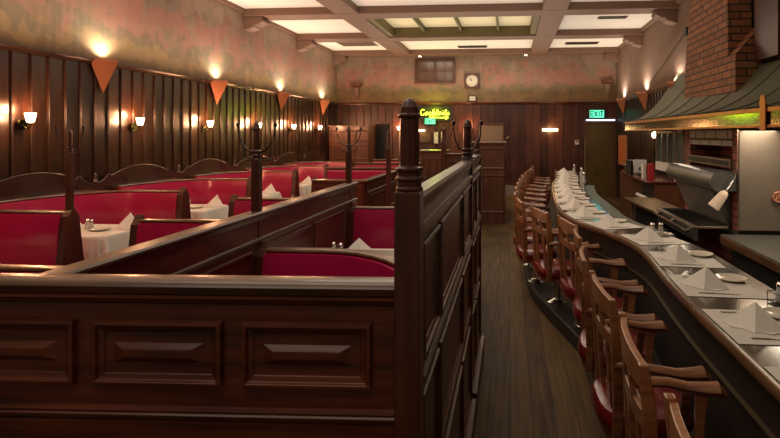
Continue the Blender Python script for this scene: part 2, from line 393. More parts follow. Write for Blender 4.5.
# vents on the panels, small downlights
def vent(x, y, wx, wy, lab):
    t = thing('ceiling_vent', lab, 'vent', (x, y, ZC), 0)
    MB().box(-wx/2, wx/2, -wy/2, wy/2, -.012, 0).build('frame', M['pale'], t)
    for k in range(5):
        yy = -wy/2+wy*(k+.5)/5; MB().box(-wx/2+.02, wx/2-.02, yy-.012, yy+.012, -.018, -.012).build('slat', M['iron'], t)
vent(-4.05, 9.65, .42, .16, 'small dark ceiling vent near the left wall')
vent(-3.75, 12.6, .9, .55, 'large square ceiling grille at the back left')
vent(-.95, 13.2, .75, .28, 'ceiling vent in the middle panel before the back wall')
vent(1.75, 12.9, .8, .3, 'ceiling grille over the far end of the bar')
vent(1.95, 10.1, .55, .2, 'dark ceiling vent above the bar, nearer the camera')
vent(-4.1, 7.3, .6, .35, 'wide ceiling vent at the top left corner of the view')
for x, lab in ((-2.4, 'left'), (.42, 'right')):
    t = thing('downlight', 'small round downlight on the last beam, %s one' % lab, 'ceiling light', (x, YS[5]+.17, ZB), 0, 'downlights on the last beam')
    MB().lathe([(.07, 0), (.075, -.02), (.05, -.05), (.045, -.03)], n=14).build('housing', M['chrome'], t, smooth=True)
    MB().lathe([(.04, -.032), (.04, -.028)], n=12).build('bulb', M['glow_up'], t)

# ------------------------------------------------------------------ posts
def post_parts(root, x, y, top, s=1.0, zb=0, hooks=True, body=.0625, neckz=None, hw=.10):
    """square lower shaft, turned rings, bulging neck and pointed octagon cap, plus hat hooks"""
    s = s*.53; h = body/2; zs = top-.43*s if neckz is None else neckz
    m = MB(); m.box(x-h, x+h, y-h, y+h, zb, zs)
    p = m.build('post', M['part_z'], root, bevel=.004)
    m = MB(); k = h
    pr = [(k*1.08, zs), (k*1.12, zs+.012*s), (k*1.0, zs+.02*s), (k*1.0, zs+.045*s), (k*1.12, zs+.05*s), (k*1.12, zs+.06*s), (k*.95, zs+.068*s), (k*.98, zs+.085*s), (k*1.12, zs+.095*s), (k*1.12, zs+.105*s), (k*.80, zs+.115*s),
          (k*.84, zs+.2*s), (k*.76, zs+.335*s), (k*.92, zs+.342*s), (k*.92, zs+.352*s), (k*.80, zs+.357*s), (k*.72, zs+.385*s), (k*.46, zs+.412*s), (k*.22, zs+.426*s), (.001, zs+.43*s)]
    m.lathe(pr, (x, y, 0), 8); m.build('finial', M['part_z'], p, smooth=False, bevel=.0015)
    if hooks:
        for sg in (-1, 1):
            m = MB(); z = zs+.045
            m.tube([(x+sg*h*.8, y, z), (x+sg*(h+hw*.35), y, z+.015), (x+sg*(h+hw*.75), y, z+.055), (x+sg*(h+hw*.9), y, z+.09), (x+sg*(h+hw), y, z+.15)], [.0055,.005,.0045,.004,.004], 6)
            m.lathe([(.001, -.016), (.009, -.01), (.011, 0), (.009, .01), (.001, .016)], (x+sg*(h+hw), y, z+.16), 8)
            m.tube([(x+sg*h, y, z-.04), (x+sg*(h+hw*.5), y, z-.046), (x+sg*(h+hw*.7), y, z-.03)], [.005,.004,.004], 6)
            m.build('hat_hook', M['iron'], p, smooth=True)
    return p

# ------------------------------------------------------------------ front partition
XA = -.247           # aisle partition centre plane
YF = 1.262
fp = thing('front_partition', 'long dark panelled booth partition across the foreground', 'partition', (XA, YF-.012, 0), math.radians(2.4))
def L_(x, y): return x+1.6, y-YF
X0f, X1f = -2.6, XA-.031
m = MB(); a, b = X0f-XA, X1f-XA
m.box(a, b, .012, .045, 0, 1.235); m.build('board', M['part_x'], fp, bevel=.002)
DZ = -.004
capp = [(-.004, 1.262), (-.006, 1.272), (0, 1.280), (.015, 1.2845), (.062, 1.2845), (.075, 1.28), (.078, 1.27), (.074, 1.262), (.06, 1.255), (.055, 1.235), (.008, 1.235), (.006, 1.25)]
MB().loft([[(x, y, z) for y, z in capp] for x in (a, b)]).build('cap_rail', M['cap_x'], fp, smooth=True)
MB().loft([[(x, y, z) for y, z in [(.012, 1.25), (-.004, 1.25), (-.004, 1.243), (.004, 1.238), (.006, 1.23), (.012, 1.225)]] for x in (a, b)]).build('cap_moulding', M['part_x'], fp)
fn = lambda u, v, d: (u, .012-d, v)
def raised(u0, u1, v0, v1):
    m = MB(); m.panel(fn, u0, u1, v0, v1, .014, .022)
    return m
sc_ = 406
for k, (u0, u1) in enumerate(((-1.42, -1.086), (-1.042, -.710), (-.662, -.337))):
    u0 -= XA; u1 -= XA; v0, v1 = 1.022, 1.186
    p = raised(u0, u1, v0, v1).build('panel', M['part_x'], fp, bevel=.0015)
    # bevelled centre field of the panel
    m = MB(); i = .055
    def rg(e, g, d): return [fn(u0+e, v0+g, d), fn(u1-e, v0+g, d), fn(u1-e, v1-g, d), fn(u0+e, v1-g, d)]
    m.loft([rg(.052, .058, .0006), rg(.078, .071, .011), rg(.080, .0735, .012)])
    m.build('raised_field', M['part_x'], p)
# extra two panels to the left outside this frame edge
u0, u1 = -1.80-XA, -1.465-XA
raised(u0, u1, 1.022, 1.186).build('panel', M['part_x'], fp, bevel=.0015)
MB().loft([[(x, .012-y, z) for y, z in [(0, .971), (.006, .969), (.010, .962), (.007, .956), (.012, .952), (0, .946)]] for x in (a, b)]).build('mid_rail', M['part_x'], fp)
MB().box(a, b, .004, .012, 0, .935).build('lower_board', M['part_x'], fp)

# ------------------------------------------------------------------ aisle partition
ap = thing('aisle_partition', 'tall panelled booth partition running back along the aisle', 'partition', (XA, YF, 0))
YE = 3.92
hz = 1.50
def aisle_body(y0, y1):
    m = MB(); m.box(-.018, .018, y0, y1, 0, hz-.02); m.build('board', M['part_y'], ap)
    pr = [(-.022, hz-.03), (-.028, hz-.02), (-.028, hz-.008), (-.022, hz), (.022, hz), (.030, hz-.008), (.030, hz-.018), (.026, hz-.024), (.024, hz-.045), (.018, hz-.05), (-.018, hz-.05), (-.022, hz-.045)]
    MB().loft([[(x, y, z) for x, z in pr] for y in (y0, y1)]).build('cap_rail', M['cap_y'], ap, smooth=True)
    for (zz, dd) in ((1.40, .012), (1.03, .016), (.62, .010), (.0, .02)):
        MB().loft([[(.018+x, y, zz+z) for x, z in [(0, .02), (dd*.6, .018), (dd, .008), (dd, -.004), (dd*.5, -.008), (dd*.4, -.02), (0, -.022)]] for y in (y0, y1)]).build('moulding' if zz else 'skirting', M['cap_y'] if zz == 1.03 else M['part_y'], ap) if zz else \
        MB().box(.018, .055, y0, y1, 0, .13).build('skirting', M['part_y'], ap, bevel=.004)
fa = lambda u, v, d: (.018+d, u, v)
aisle_body(.032, 1.72); aisle_body(1.78, YE-YF)
for (u0, u1) in ((.06, .36), (.40, 1.16), (1.20, 1.66), (1.86, 2.12), (2.16, 2.56)):
    MB().panel(fa, u0, u1, 1.07, 1.37, .012, .02).build('panel', M['part_y'], ap)
    MB().panel(fa, u0, u1, .66, .98, .010, .02).build('panel', M['part_y'], ap)
    MB().panel(fa, u0, u1, .18, .57, .010, .02).build('panel', M['part_y'], ap)
    fb = lambda u, v, d: (-.018-d, u, v)
post_parts(ap, 0, .0, 1.739, 1.0, hooks=False)
post_parts(ap, 0, 1.75, 1.736, 1.0, hw=.05)
m = MB(); m.box(-.03, .03, YE-YF-.02, YE-YF+.04, 0, hz+.01); m.lathe([(.03, 0), (.034, .01), (.02, .03), (.025, .05), (.018, .08), (.003, .11)], (0, YE-YF+.01, hz+.01), 8)
m.build('end_post', M['part_z'], ap, bevel=.003)

# ------------------------------------------------------------------ middle partition
XM = -1.46; hm = 1.205
def wall_partition(name, label, x, y0, y1, h, posts, panels, both=True):
    r = thing(name, label, 'partition', (x, y0, 0)); Ln = y1-y0
    MB().box(-.02, .02, 0, Ln, 0, h-.02).build('board', M['part_y'], r)
    pr = [(-.035, h-.03), (-.045, h-.02), (-.045, h-.008), (-.038, h), (.038, h), (.045, h-.008), (.045, h-.018), (.033, h-.026), (.028, h-.05), (-.028, h-.05), (-.033, h-.026)]
    MB().loft([[(u, y, z) for u, z in pr] for y in (0, Ln)]).build('cap_rail', M['cap_y'], r, smooth=True)
    for sg in (1, -1):
        f2 = lambda u, v, d: (sg*(.02+d), u, v)
        MB().loft([[(sg*(.02+a), y, h-.17+b) for a, b in [(0, .018), (.012, .012), (.014, 0), (.006, -.006), (0, -.02)]] for y in (0, Ln)]).build('moulding', M['cap_y'], r)
        for (u0, u1) in panels:
            MB().panel(f2, u0, u1, h-.50, h-.21, .012, .022).build('panel', M['part_y'], r)
            MB().panel(f2, u0, u1, .2, h-.58, .012, .022).build('panel', M['part_y'], r)
    for yy, tp in posts: post_parts(r, 0, yy-y0, tp, 1.0, body=.047, hw=.088)
    return r
wall_partition('middle_partition', 'dark panelled partition with hat hook posts between the two booth rows', XM, 1.30, 4.78, hm,
               ((2.90, 1.725), (4.62, 1.722)), ((.15, .8), (.87, 1.5), (1.66, 2.35), (2.42, 3.12)))
wall_partition('low_partition', 'low partition with worn cap continuing behind the second hat post', -1.80, 6.40, 10.6, 1.08, (), ((.1, .9), (1.0, 1.9), (2.0, 2.9), (3.0, 4.0)))
t = thing('low_cross_partition', 'short crosswise booth back meeting the low partition', 'partition', (-2.14, 6.36, 0))
MB().box(-.33, .33, -.02, .02, 0, 1.06).build('board', M['part_x'], t)
MB().box(-.34, .38, -.045, .045, 1.05, 1.08).build('cap_rail', M['cap_b'], t, bevel=.01)
for u in (-.31, .02): MB().panel(lambda a, b, d: (a, -.02-d, b), u, u+.29, .6, 1.0, .012, .02).build('panel', M['part_x'], t)
t = thing('hat_post', 'thin plain hat post standing just left of the corner post', 'post', (-1.49, 6.30, 0))
post_parts(t, 0, 0, 1.70, 1.0, hooks=False, body=.05)

# ------------------------------------------------------------------ booth dividers
def sect(o0, o1, z0, z1, n=5, bulge=.02):
    """closed cushion profile: flat at o0, bulging to o1"""
    pts = [(o0, z0), (o0, z1)]
    for k in range(n+1):
        t = k/n; z = z1-(z1-z0)*t; e = math.sin(PI*t)**.5
        pts.append((o0+(o1-o0)*(.55+.45*e), z))
    return pts
def booth(name, label, cat, xfree, xwall, Y, h, rx, ry, wallx, post=None, group=None, rear=True):
    """back with cap; free end at xfree, other end curves towards the viewer along the side wall"""
    sg = 1 if xwall > xfree else -1
    r = thing(name, label, cat, (xfree, Y, 0), 0, group)
    Lx = abs(xwall-xfree)
    path = [(0, 0)]
    n = 10
    if rx > 0:
        for k in range(1, 4): path.append((sg*(Lx-rx)*k/3, 0))
        for k in range(1, n+1):
            t = k/n*PI/2; path.append((sg*(Lx-rx+rx*math.sin(t)), -ry*(1-math.cos(t))))
    else: path += [(sg*Lx/2, 0), (sg*Lx, 0)]
    if sg > 0: path = path     # camera side is right of travel (-offset)
    cs = -1 if sg > 0 else 1   # sign of offset pointing to the camera
    MB().sweep(path, [(-.02, 0), (.02, 0), (.02, h-.02), (-.02, h-.02)]).build('back_board', M['part_x'], r)
    cp = [(-.03, h-.02), (-.036, h-.012), (-.032, h-.003), (-.02, h), (.02, h), (.032, h-.003), (.036, h-.012), (.03, h-.02)]
    MB().sweep(path, cp).build('cap_rail', M['cap_b'], r, smooth=True)
    pad = [(cs*o, z) for o, z in sect(.02, .085, .44, h-.024)]
    p1 = [((x if 0 < i < len(path)-1 else x+(sg*.03 if i == 0 else 0)), y) for i, (x, y) in enumerate(path)]
    MB().sweep(p1, pad).build('backrest', M['vinyl'], r, smooth=True)
    xe = Lx-.02 if rx == 0 else Lx-.02
    MB().box(*sorted((sg*.04, sg*xe)), -.62, -.06, .34, .46).build('seat', M['vinyl'], r, bevel=.03)
    MB().box(*sorted((sg*.04, sg*xe)), -.58, -.06, 0, .34).build('seat_base', M['part_x'], r)
    if rear:
        pad = [(-cs*o, z) for o, z in sect(.02, .085, .44, h-.024)]
        pr = [(sg*.03, 0), (sg*Lx*.5, 0), (sg*(Lx-.02), 0)]
        MB().sweep(pr, pad).build('backrest', M['vinyl'], r, smooth=True)
        MB().box(*sorted((sg*.04, sg*xe)), .06, .60, .34, .46).build('seat', M['vinyl'], r, bevel=.03)
        MB().box(*sorted((sg*.04, sg*xe)), .06, .56, 0, .34).build('seat_base', M['part_x'], r)
    if rx > 0:   # flat wooden shelf filling the corner behind the curve
        poly = [(x, y) for x, y in path[3:]] + [(sg*(abs(wallx-xfree)-.006), -ry), (sg*(abs(wallx-xfree)-.006), .04), (sg*(Lx-rx), .04)]
        m = MB(); m.loft([[(x, y, h-.045) for x, y in poly], [(x, y, h-.012) for x, y in poly]]); m.build('corner_shelf', M['cap_x'], r)
    # scrolled end panel
    ep = [(-.11, 0), (-.10, h*.42), (-.14, h*.5), (-.10, h*.62), (-.075, h*.8), (-.055, h-.04), (-.03, h-.01), (0, h+.035), (.03, h-.01), (.055, h-.04), (.075, h*.8), (.10, h*.62), (.14, h*.5), (.10, h*.42), (.11, 0)]
    m = MB(); m.prism(ep, lambda u, v, d: (d, u, v), *sorted((-sg*.035, sg*.03))); m.build('end_panel', M['part_z'], r, bevel=.004)
    if post: post_parts(r, -sg*.0, 0, post, .85, body=.042, hw=.095)
    return r
LY = [2.40, 3.87, 5.37, 6.87, 8.37, 9.87, 11.37]
LX = [-3.62, -3.49, -3.53, -3.54, -3.55, -3.55, -3.55]
WHO = ['beside the nearest white table', 'with a hat post at its end', 'behind the first fully visible white table', 'behind the table past the left aisle bend', 'fourth back from the hat post', 'fifth back from the hat post', 'last one by the tall cabinet']
for i, (y, x) in enumerate(zip(LY, LX)):
    if i == 0: continue
    booth('booth_divider', 'red booth back along the left wall, ' + WHO[i], 'booth', x, XL+.10, y, 1.04, .62, 1.05, XL, post=1.69 if i == 1 else None, group='red booth backs along the left wall')
RY = [2.40, 3.80, 5.14, 6.40+.9]
RW = ['nearest one behind the foreground partition', 'with the left end beside the first white table', 'third along the middle partition', 'farthest along the middle partition']
RX = [-2.85, -2.85, -2.82, -2.80]
for i, (y, x) in enumerate(zip(RY, RX)):
    rr = booth('booth_divider', 'low red booth back, ' + RW[i], 'booth', x, (XM if i < 2 else -1.5 if i == 2 else -1.84)-.03, y, .995, 0, 0, XM, group='red booth backs left of the middle partition')
SY = [2.90, 4.62]
for i, y in enumerate(SY):
    booth('booth_divider', ['wide red booth back nearest the camera, right of the front hat post', 'red booth back behind the nearest one, beside the second hat post'][i], 'booth', XM+.04, XA-.06, y, .995, .75, 1.1, XA-.03, group='red booth backs right of the middle partition')

# carved crest boards on the left wall
def crest(y0, y1, lab):
    t = thing('carved_crest', lab, 'wall ornament', (XL+.024, y0, 0), 0, 'carved crest boards on the left wall')
    W = y1-y0; top = []
    def arc(u0, u1, z0, zh, n=10):
        for k in range(n+1):
            q = k/n; top.append((u0+(u1-u0)*q, z0+zh*math.sin(PI*q)**.8))
    arc(.0, .05, 1.10, .015, 3)
    for k in range(6): q = k/5; top.append((.05+.17*q, 1.09+.10*q*q+.01*math.sin(PI*q)))
    top.append((.235, 1.165))
    arc(.26, W-.26, 1.16, .10, 14)
    top.append((W-.235, 1.165))
    for k in range(6): q = 1-k/5; top.append((W-.05-.17*q, 1.09+.10*q*q+.01*math.sin(PI*q)))
    top.append((W, 1.10))
    poly = [(0, .90)]+top+[(W, .90)]
    fn = lambda u, v, d: (d, u, v)
    m = MB()
    n = len(top)                    # strip quads so the concave outline stays clean
    for d in (0, .022):
        vs = [fn(u, .90, d) for u, v in top]+[fn(u, v, d) for u, v in top]
        m.add(vs, [(i, i+1, n+i+1, n+i) for i in range(n-1)])
    vs = [fn(u, v, 0) for u, v in top]+[fn(u, v, .022) for u, v in top]
    m.add(vs, [(i, i+1, n+i+1, n+i) for i in range(n-1)])
    m.build('board', M['rail'], t)
    m = MB(); m.tube([fn(u, v, .022) for u, v in top], .006, 6); m.build('beading', M['cap_y'], t, smooth=True)
    m = MB(); m.lathe([(.02, 1.09), (.028, 1.11), (.012, 1.14), (.018, 1.17), (.016, 1.19), (.004, 1.215)], (.03, 0, 0), 8); m.build('finial', M['cap_y'], t, smooth=True)
for i in range(7):
    crest(2.55+1.5*i, 4.05+1.5*i, 'scrolled crest board on the left wall, %s booth back from the camera' % ORD[i])

# ------------------------------------------------------------------ tables, cloths and what stands on them
def napkin_mesh(s=1.0):
    m = MB()
    # hollow-backed folded pyramid: two front faces with a crease, a rear face and a foot flap
    A = (.005, .015, .118*s); F = (.02, -.095*s, .004); Lf = (-.125*s, -.03*s, .002); R = (.13*s, .0*s, .002); Bk = (0, .085*s, .002)
    g = lambda p, q, t: tuple(p[k]*(1-t)+q[k]*t for k in range(3))
    m.add([A, F, Lf, R, Bk, (F[0], F[1], 0), (Lf[0], Lf[1], 0), (R[0], R[1], 0), (Bk[0], Bk[1], 0)],
          [(0, 2, 1), (0, 1, 3), (0, 3, 4), (0, 4, 2), (1, 2, 6, 5), (1, 5, 7, 3), (3, 7, 8, 4), (4, 8, 6, 2), (5, 6, 8, 7)])
    m.add([(-.085*s, -.075*s, .001), (.085*s, -.075*s, .001), (.12*s, .0, .001), (-.12*s, .0, .001), (-.085*s, -.075*s, .005), (.085*s, -.075*s, .005), (.12*s, .0, .006), (-.12*s, .0, .006)],
          [(0,3,2,1),(4,5,6,7),(0,1,5,4),(1,2,6,5),(2,3,7,6),(3,0,4,7)])
    return m
NAP0 = napkin_mesh().build('napkin', M['napkin'], bevel=.002); tag(NAP0, 'folded white napkin', 'napkin')
def plate_mesh(r=.085):
    return MB().lathe([(r*.55, 0), (r*.6, .003), (r*.85, .008), (r, .016), (r*1.0, .019), (r*.86, .012), (r*.6, .006), (.001, .005)], n=28)
PL0 = plate_mesh().build('bread_plate', M['china'], smooth=True); tag(PL0, 'bread plate', 'plate')
def shaker_root():
    t = thing('glass_shaker', 'shaker', 'shaker')
    MB().lathe([(.020, 0), (.022, .004), (.021, .03), (.017, .065), (.018, .07)], n=12).build('jar', M['glass'], t, smooth=True)
    MB().lathe([(.019, .07), (.020, .085), (.013, .096), (.002, .10)], n=12).build('lid', M['chrome'], t, smooth=True)
    return t
SH0 = shaker_root()
used = {'n': 0, 'p': 0, 's': 0}
def put(kind, loc, rz, label, group):
    o0 = {'n': NAP0, 'p': PL0, 's': SH0}[kind]
    if not used[kind]:
        used[kind] = 1; o0.location = loc; o0.rotation_euler = (0,0,rz); o0['label'] = label; o0['group'] = group; return o0
    return dup(o0, loc, rz, label, group)
def cloth_mesh(wx, wy, z, drop, seed):
    rnd = random.Random(seed); m = MB(); n = 72; rings = []
    ph = [rnd.uniform(0, 6.28) for _ in range(4)]
    def edge(t, g):
        a = 2*PI*t; c, s = math.cos(a), math.sin(a); e = .28
        return (wx/2+g)*math.copysign(abs(c)**e, c), (wy/2+g)*math.copysign(abs(s)**e, s)
    rows = [(-.0, 0), (.006, -.006), (.012, -.03), (.02, -.1), (.03, -.18), (.036, -drop)]
    rings.append([(edge(k/n, 0)[0]*.5, edge(k/n, 0)[1]*.5, z) for k in range(n)])
    for g, dz in rows:
        rg = []
        for k in range(n):
            t = k/n; fold = math.sin(2*PI*t*11+ph[0])*.5+math.sin(2*PI*t*7+ph[1])*.5+.6*math.sin(2*PI*t*17+ph[2])
            q = min(1, -dz/drop); x, y = edge(t, g+fold*.030*q)
            corner = max(0, abs(math.sin(4*PI*t)))**4
            rg.append((x*(1+.03*q*corner), y*(1+.03*q*corner), z+dz-(.035*q*corner)))
        rings.append(rg)
    m.loft(rings, cap=False); b = len(m.v); m.v.append((0, 0, z)); m.f += [(b, (k+1) % n, k) for k in range(n)]
    return m
def table(x, y, wx, wy, where, i, settings, drop=.30, rz=0, extra=True, sdx=0):
    t = thing('dining_table', 'booth dining table under a white cloth, ' + where, 'table', (x, y, 0), 0, 'booth dining tables')
    MB().box(-wx/2+.05, wx/2-.05, -wy/2+.05, wy/2-.05, .71, .738).build('tabletop', M['part_x'], t, bevel=.01)
    MB().lathe([(.04, .03), (.035, .3), (.045, .7), (.10, .71)], n=14).build('pedestal', M['iron'], t, smooth=True)
    MB().lathe([(.20, 0), (.20, .015), (.05, .03)], n=20).build('base', M['iron'], t, smooth=True)
    c = cloth_mesh(wx, wy, .742, drop, i).build('tablecloth', M['cloth'], smooth=True, loc=(x, y, 0))
    tag(c, 'white tablecloth hanging in folds, ' + where, 'tablecloth', 'white tablecloths in the booths')
    for (dx, dy, a, nm) in settings:
        put('n', (x+dx, y+dy, .744), a, 'white napkin, %s, booth table %s' % (nm, where), 'napkins on the booth tables').scale = (1.2, 1.2, 1.2)
    if extra:
        put('s', (x+.02+sdx, y+.0, .744), 0, 'shaker amid the booth table ' + where, 'shakers on the booth tables')
        put('s', (x-.045+sdx, y+.03, .744), 0, 'second shaker on the booth table ' + where, 'shakers on the booth tables')
        put('p', (x+.13, y-.02, .744), 0, 'cream bread plate on the booth table ' + where, 'bread plates on the booth tables')
TW = ['at the left edge of the photo', 'right of the hat post on the left', 'behind the second wall booth back', 'fourth from the left edge', 'fifth from the left edge', 'farthest along the left wall']
TY = [3.13, 4.62, 6.12, 7.62, 9.12, 10.62]
for i, y in enumerate(TY):
    table(-3.97, y, .78, .62, TW[i], i, ((-.26, .05, .3, 'wall side'), (.27, .16, -.5, 'aisle side')), drop=.255)
table(-.87, 3.76, .98, .58, 'just behind the nearest red booth back', 11, ((-.24, -.02, .2, 'left side'),), drop=.2, sdx=-.40)
table(-.87, 5.55, .9, .58, 'behind the second red booth back by the aisle', 12, ((.10, .12, .2, 'right side'),), drop=.2, extra=False)

# ------------------------------------------------------------------ bar counter
def interp(tab, y):
    for (a, b), (c, d) in zip(tab, tab[1:]):
        if a <= y <= c:
            t = (y-a)/(c-a); return b+(d-b)*t
    return tab[0][1] if y < tab[0][0] else tab[-1][1]
FE_ = [(.2, .875), (2.8, .89), (3.3, .915), (3.7, .95), (4.05, .965), (4.5, .875), (4.9, .72), (5.3, .59), (5.8, .545), (6.5, .55), (7.75, .62), (8.9, .70), (10.2, .88), (12.6, 1.07)]
BE_ = [(.2, 1.42), (3.9, 1.44), (4.35, 1.38), (4.8, 1.17), (5.5, 1.05), (7.7, 1.10), (8.9, 1.24), (9.5, 1.43), (10.5, 1.46), (12.6, 1.44)]
def smooth(tab, y, w=.22): return sum(interp(tab, y+w*k/4) for k in range(-4, 5))/9
FE = lambda y: smooth(FE_, y); BE = lambda y: smooth(BE_, y)
HC = .80
NY = 90; YSEQ = [.25+(12.5-.25)*k/NY for k in range(NY+1)]
bar = thing('bar_counter', 'long curving dining counter with wooden edge, right of the aisle', 'counter', (1.0, 1.0, 0))
o_ = Vector((1.0, 1.0, 0))
def ribbon(f0, f1, z0, z1, ys=YSEQ):
    return MB().loft([[(f0(y)-1, y-1, z0), (f1(y)-1, y-1, z0), (f1(y)-1, y-1, z1), (f0(y)-1, y-1, z1)] for y in ys])
ribbon(lambda y: FE(y)+.02, BE, HC-.035, HC).build('counter_top', M['bar_top'], bar, smooth=True)
nose = [(0.022, -.045), (.006, -.042), (0, -.03), (0, -.012), (.006, -.001), (.026, .0015), (.03, -.001), (.03, -.045)]
MB().loft([[(FE(y)-1+a, y-1, HC+b) for a, b in nose] for y in YSEQ]).build('wooden_edge', M['nosing'], bar, smooth=True)
ribbon(lambda y: FE(y)+.07, lambda y: FE(y)+.14, .12, HC-.04).build('front_panel', M['bar_wood'], bar, smooth=True)
MB().loft([[(FE(y)-1+a, y-1, b) for a, b in [(.07, .535), (.055, .54), (.05, .555), (.07, .56)]] for y in YSEQ]).build('brass_trim', mat('dull brass trim', (.10, .065, .028), .4, .7), bar, smooth=True)
ribbon(BE, lambda y: BE(y)+.015, .05, HC-.04).build('back_panel', M['steel_d'], bar, smooth=True)
ys2 = [y for y in YSEQ if 4.6 < y < 9.0]
ribbon(lambda y: BE(y)+.016, lambda y: BE(y)+.16, HC-.06, HC-.02, ys2).build('service_ledge', M['sage'], bar, smooth=True)
# plinth step the chairs stand on
SE_ = [(.2, .40), (2.8, .57), (3.35, .56), (3.8, .56), (4.35, .42), (5.1, .23), (5.8, .17), (6.5, .17), (8.6, .24), (10.5, .34), (12.6, .5)]
SE = lambda y: smooth(SE_, y, .25)
stp = MB().loft([[(SE(y), y, 0), (FE(y)+.138, y, 0), (FE(y)+.138, y, .119), (SE(y)+.01, y, .119), (SE(y), y, .11)] for y in YSEQ]).build('bar_plinth', M['step'], smooth=True)
tag(stp, 'curving black raised plinth carrying the bar chairs', 'plinth')

# ------------------------------------------------------------------ bar chairs (facing +X locally)
def make_chair():
    t = thing('bar_armchair', 'x', 'bar chair')
    W = M['chair_wood']
    # seat
    n = 28
    def sq(a, rx, ry, e=.62):
        c, s = math.cos(a), math.sin(a); return rx*math.copysign(abs(c)**e, c), ry*math.copysign(abs(s)**e, s)
    m = MB(); rings = []
    for sc0, z in ((.80, .375), (.97, .38), (1.02, .40), (1.0, .435), (.93, .458), (.7, .470), (.35, .472)):
        rings.append([(*sq(2*PI*k/n, .205*sc0, .215*sc0), z) for k in range(n)])
    m.loft(rings); m.build('seat', M['vinyl_d'], t, smooth=True)
    m = MB(); m.loft([[(*sq(2*PI*k/n, .19, .20), z) for k in range(n)] for z in (.345, .375)]); m.build('seat_frame', W, t, smooth=True)
    MB().lathe([(.028, .135), (.028, .32), (.07, .335), (.07, .345)], n=14).build('pole', M['chrome'], t, smooth=True)
    MB().lathe([(.105, .1192), (.105, .124), (.06, .135), (.03, .15)], n=22).build('base_plate', M['chrome'], t, smooth=True)
    for s in (-1, 1):
        m = MB()   # back post: flat plank leaning back
        pts = [(-.145, s*.195, .35), (-.140, s*.20, .5), (-.145, s*.212, .66), (-.155, s*.222, .84), (-.172, s*.225, .965)]
        wd = [.026, .028, .030, .027, .020]
        rings = [[(x-w_*.75, y-.016, z), (x+w_*.75, y-.016, z), (x+w_*.75, y+.016, z), (x-w_*.75, y+.016, z)] for (x, y, z), w_ in zip(pts, wd)]
        m.loft(rings); m.build('back_post', W, t, bevel=.006)
        m = MB()   # arm: sweeps forward, widening into a rounded scroll
        pts = [(-.165, .212, .685), (-.10, .24, .698), (0, .262, .692), (.08, .262, .680), (.14, .260, .680), (.185, .258, .682), (.212, .257, .664)]
        wds = [.018, .022, .026, .029, .036, .037, .020]; th = [.020, .019, .018, .018, .022, .027, .016]
        rings = []
        for (x, y, z), a_, b_ in zip(pts, wds, th):
            rings.append([(x, s*y+a_*math.cos(q), z+b_*math.sin(q)) for q in [2*PI*k/10 for k in range(10)]])
        m.loft(rings); m.build('armrest', W, t, smooth=True)
        m = MB()
        pts = [(.105, .205, .35), (.11, .232, .45), (.115, .25, .55), (.125, .26, .67)]
        rings = [[(x-w_, s*y-.014, z), (x+w_, s*y-.014, z), (x+w_, s*y+.014, z), (x-w_, s*y+.014, z)] for (x, y, z), w_ in zip(pts, (.022, .018, .017, .024))]
        m.loft(rings); m.build('arm_support', W, t, bevel=.005)
    def rail(zc, hh, xb, arch, nm, dip=.05):
        m = MB(); rings = []
        for k in range(13):
            q = -1+2*k/12; y = q*.215; x = xb-dip*(1-q*q); top = hh*(1+arch*(1-abs(q))**.7 if arch else 1)
            rings.append([(x-.012, y, zc-hh*.8), (x+.012, y, zc-hh*.8), (x+.010-.02*0, y, zc+top), (x-.014, y, zc+top)])
        m.loft(rings); return m.build(nm, W, t, bevel=.004)
    rail(.912, .042, -.163, .35, 'crest_rail', .022)
    rail(.775, .032, -.152, 0, 'lower_rail', .022)
    m = MB()
    for y in (-.07, .07):
        m.loft([[(x-.008, y-.022, z), (x+.008, y-.022, z), (x+.008, y+.022, z), (x-.008, y+.022, z)] for x, z in ((-.185, .87), (-.172, .755))])
    for y, (x0, z0, x1, z1) in ((-.10, (-.165, .745, -.140, .36)), (.10, (-.165, .745, -.140, .36))): m.loft([[(x-.008, y-.02, z), (x+.008, y-.02, z), (x+.008, y+.02, z), (x-.008, y+.02, z)] for x, z in ((x0, z0), (x1, z1))])
    m.build('back_slats', W, t)
    return t
ch0 = make_chair()
def arc_points(start, step, end):
    out = []; y = start
    while y < end:
        dx = (FE(y+.05)-FE(y-.05))/.1; L = math.hypot(1, dx); out.append((y, dx)); y += step/L
    return out
cps = arc_points(1.17, .628, 11.6)
for i, (y, dx) in enumerate(cps):
    ang = -math.atan(dx); nx, ny = math.cos(ang), math.sin(ang)
    wob = random.uniform(-.10, .10)
    x = FE(y)-nx*.30; yy = y-ny*.30
    lab = 'wooden armchair stool with dark red seat at the counter, %s from the camera' % (ORD[i] if i < len(cps)-1 else 'farthest')
    if i == 0: ch0.location = (x, yy, 0); ch0.rotation_euler = (0,0,ang+wob); ch0['label'] = lab; ch0['group'] = 'armchairs along the bar counter'
    else: dup(ch0, (x, yy, 0), ang+wob, lab, 'armchairs along the bar counter')

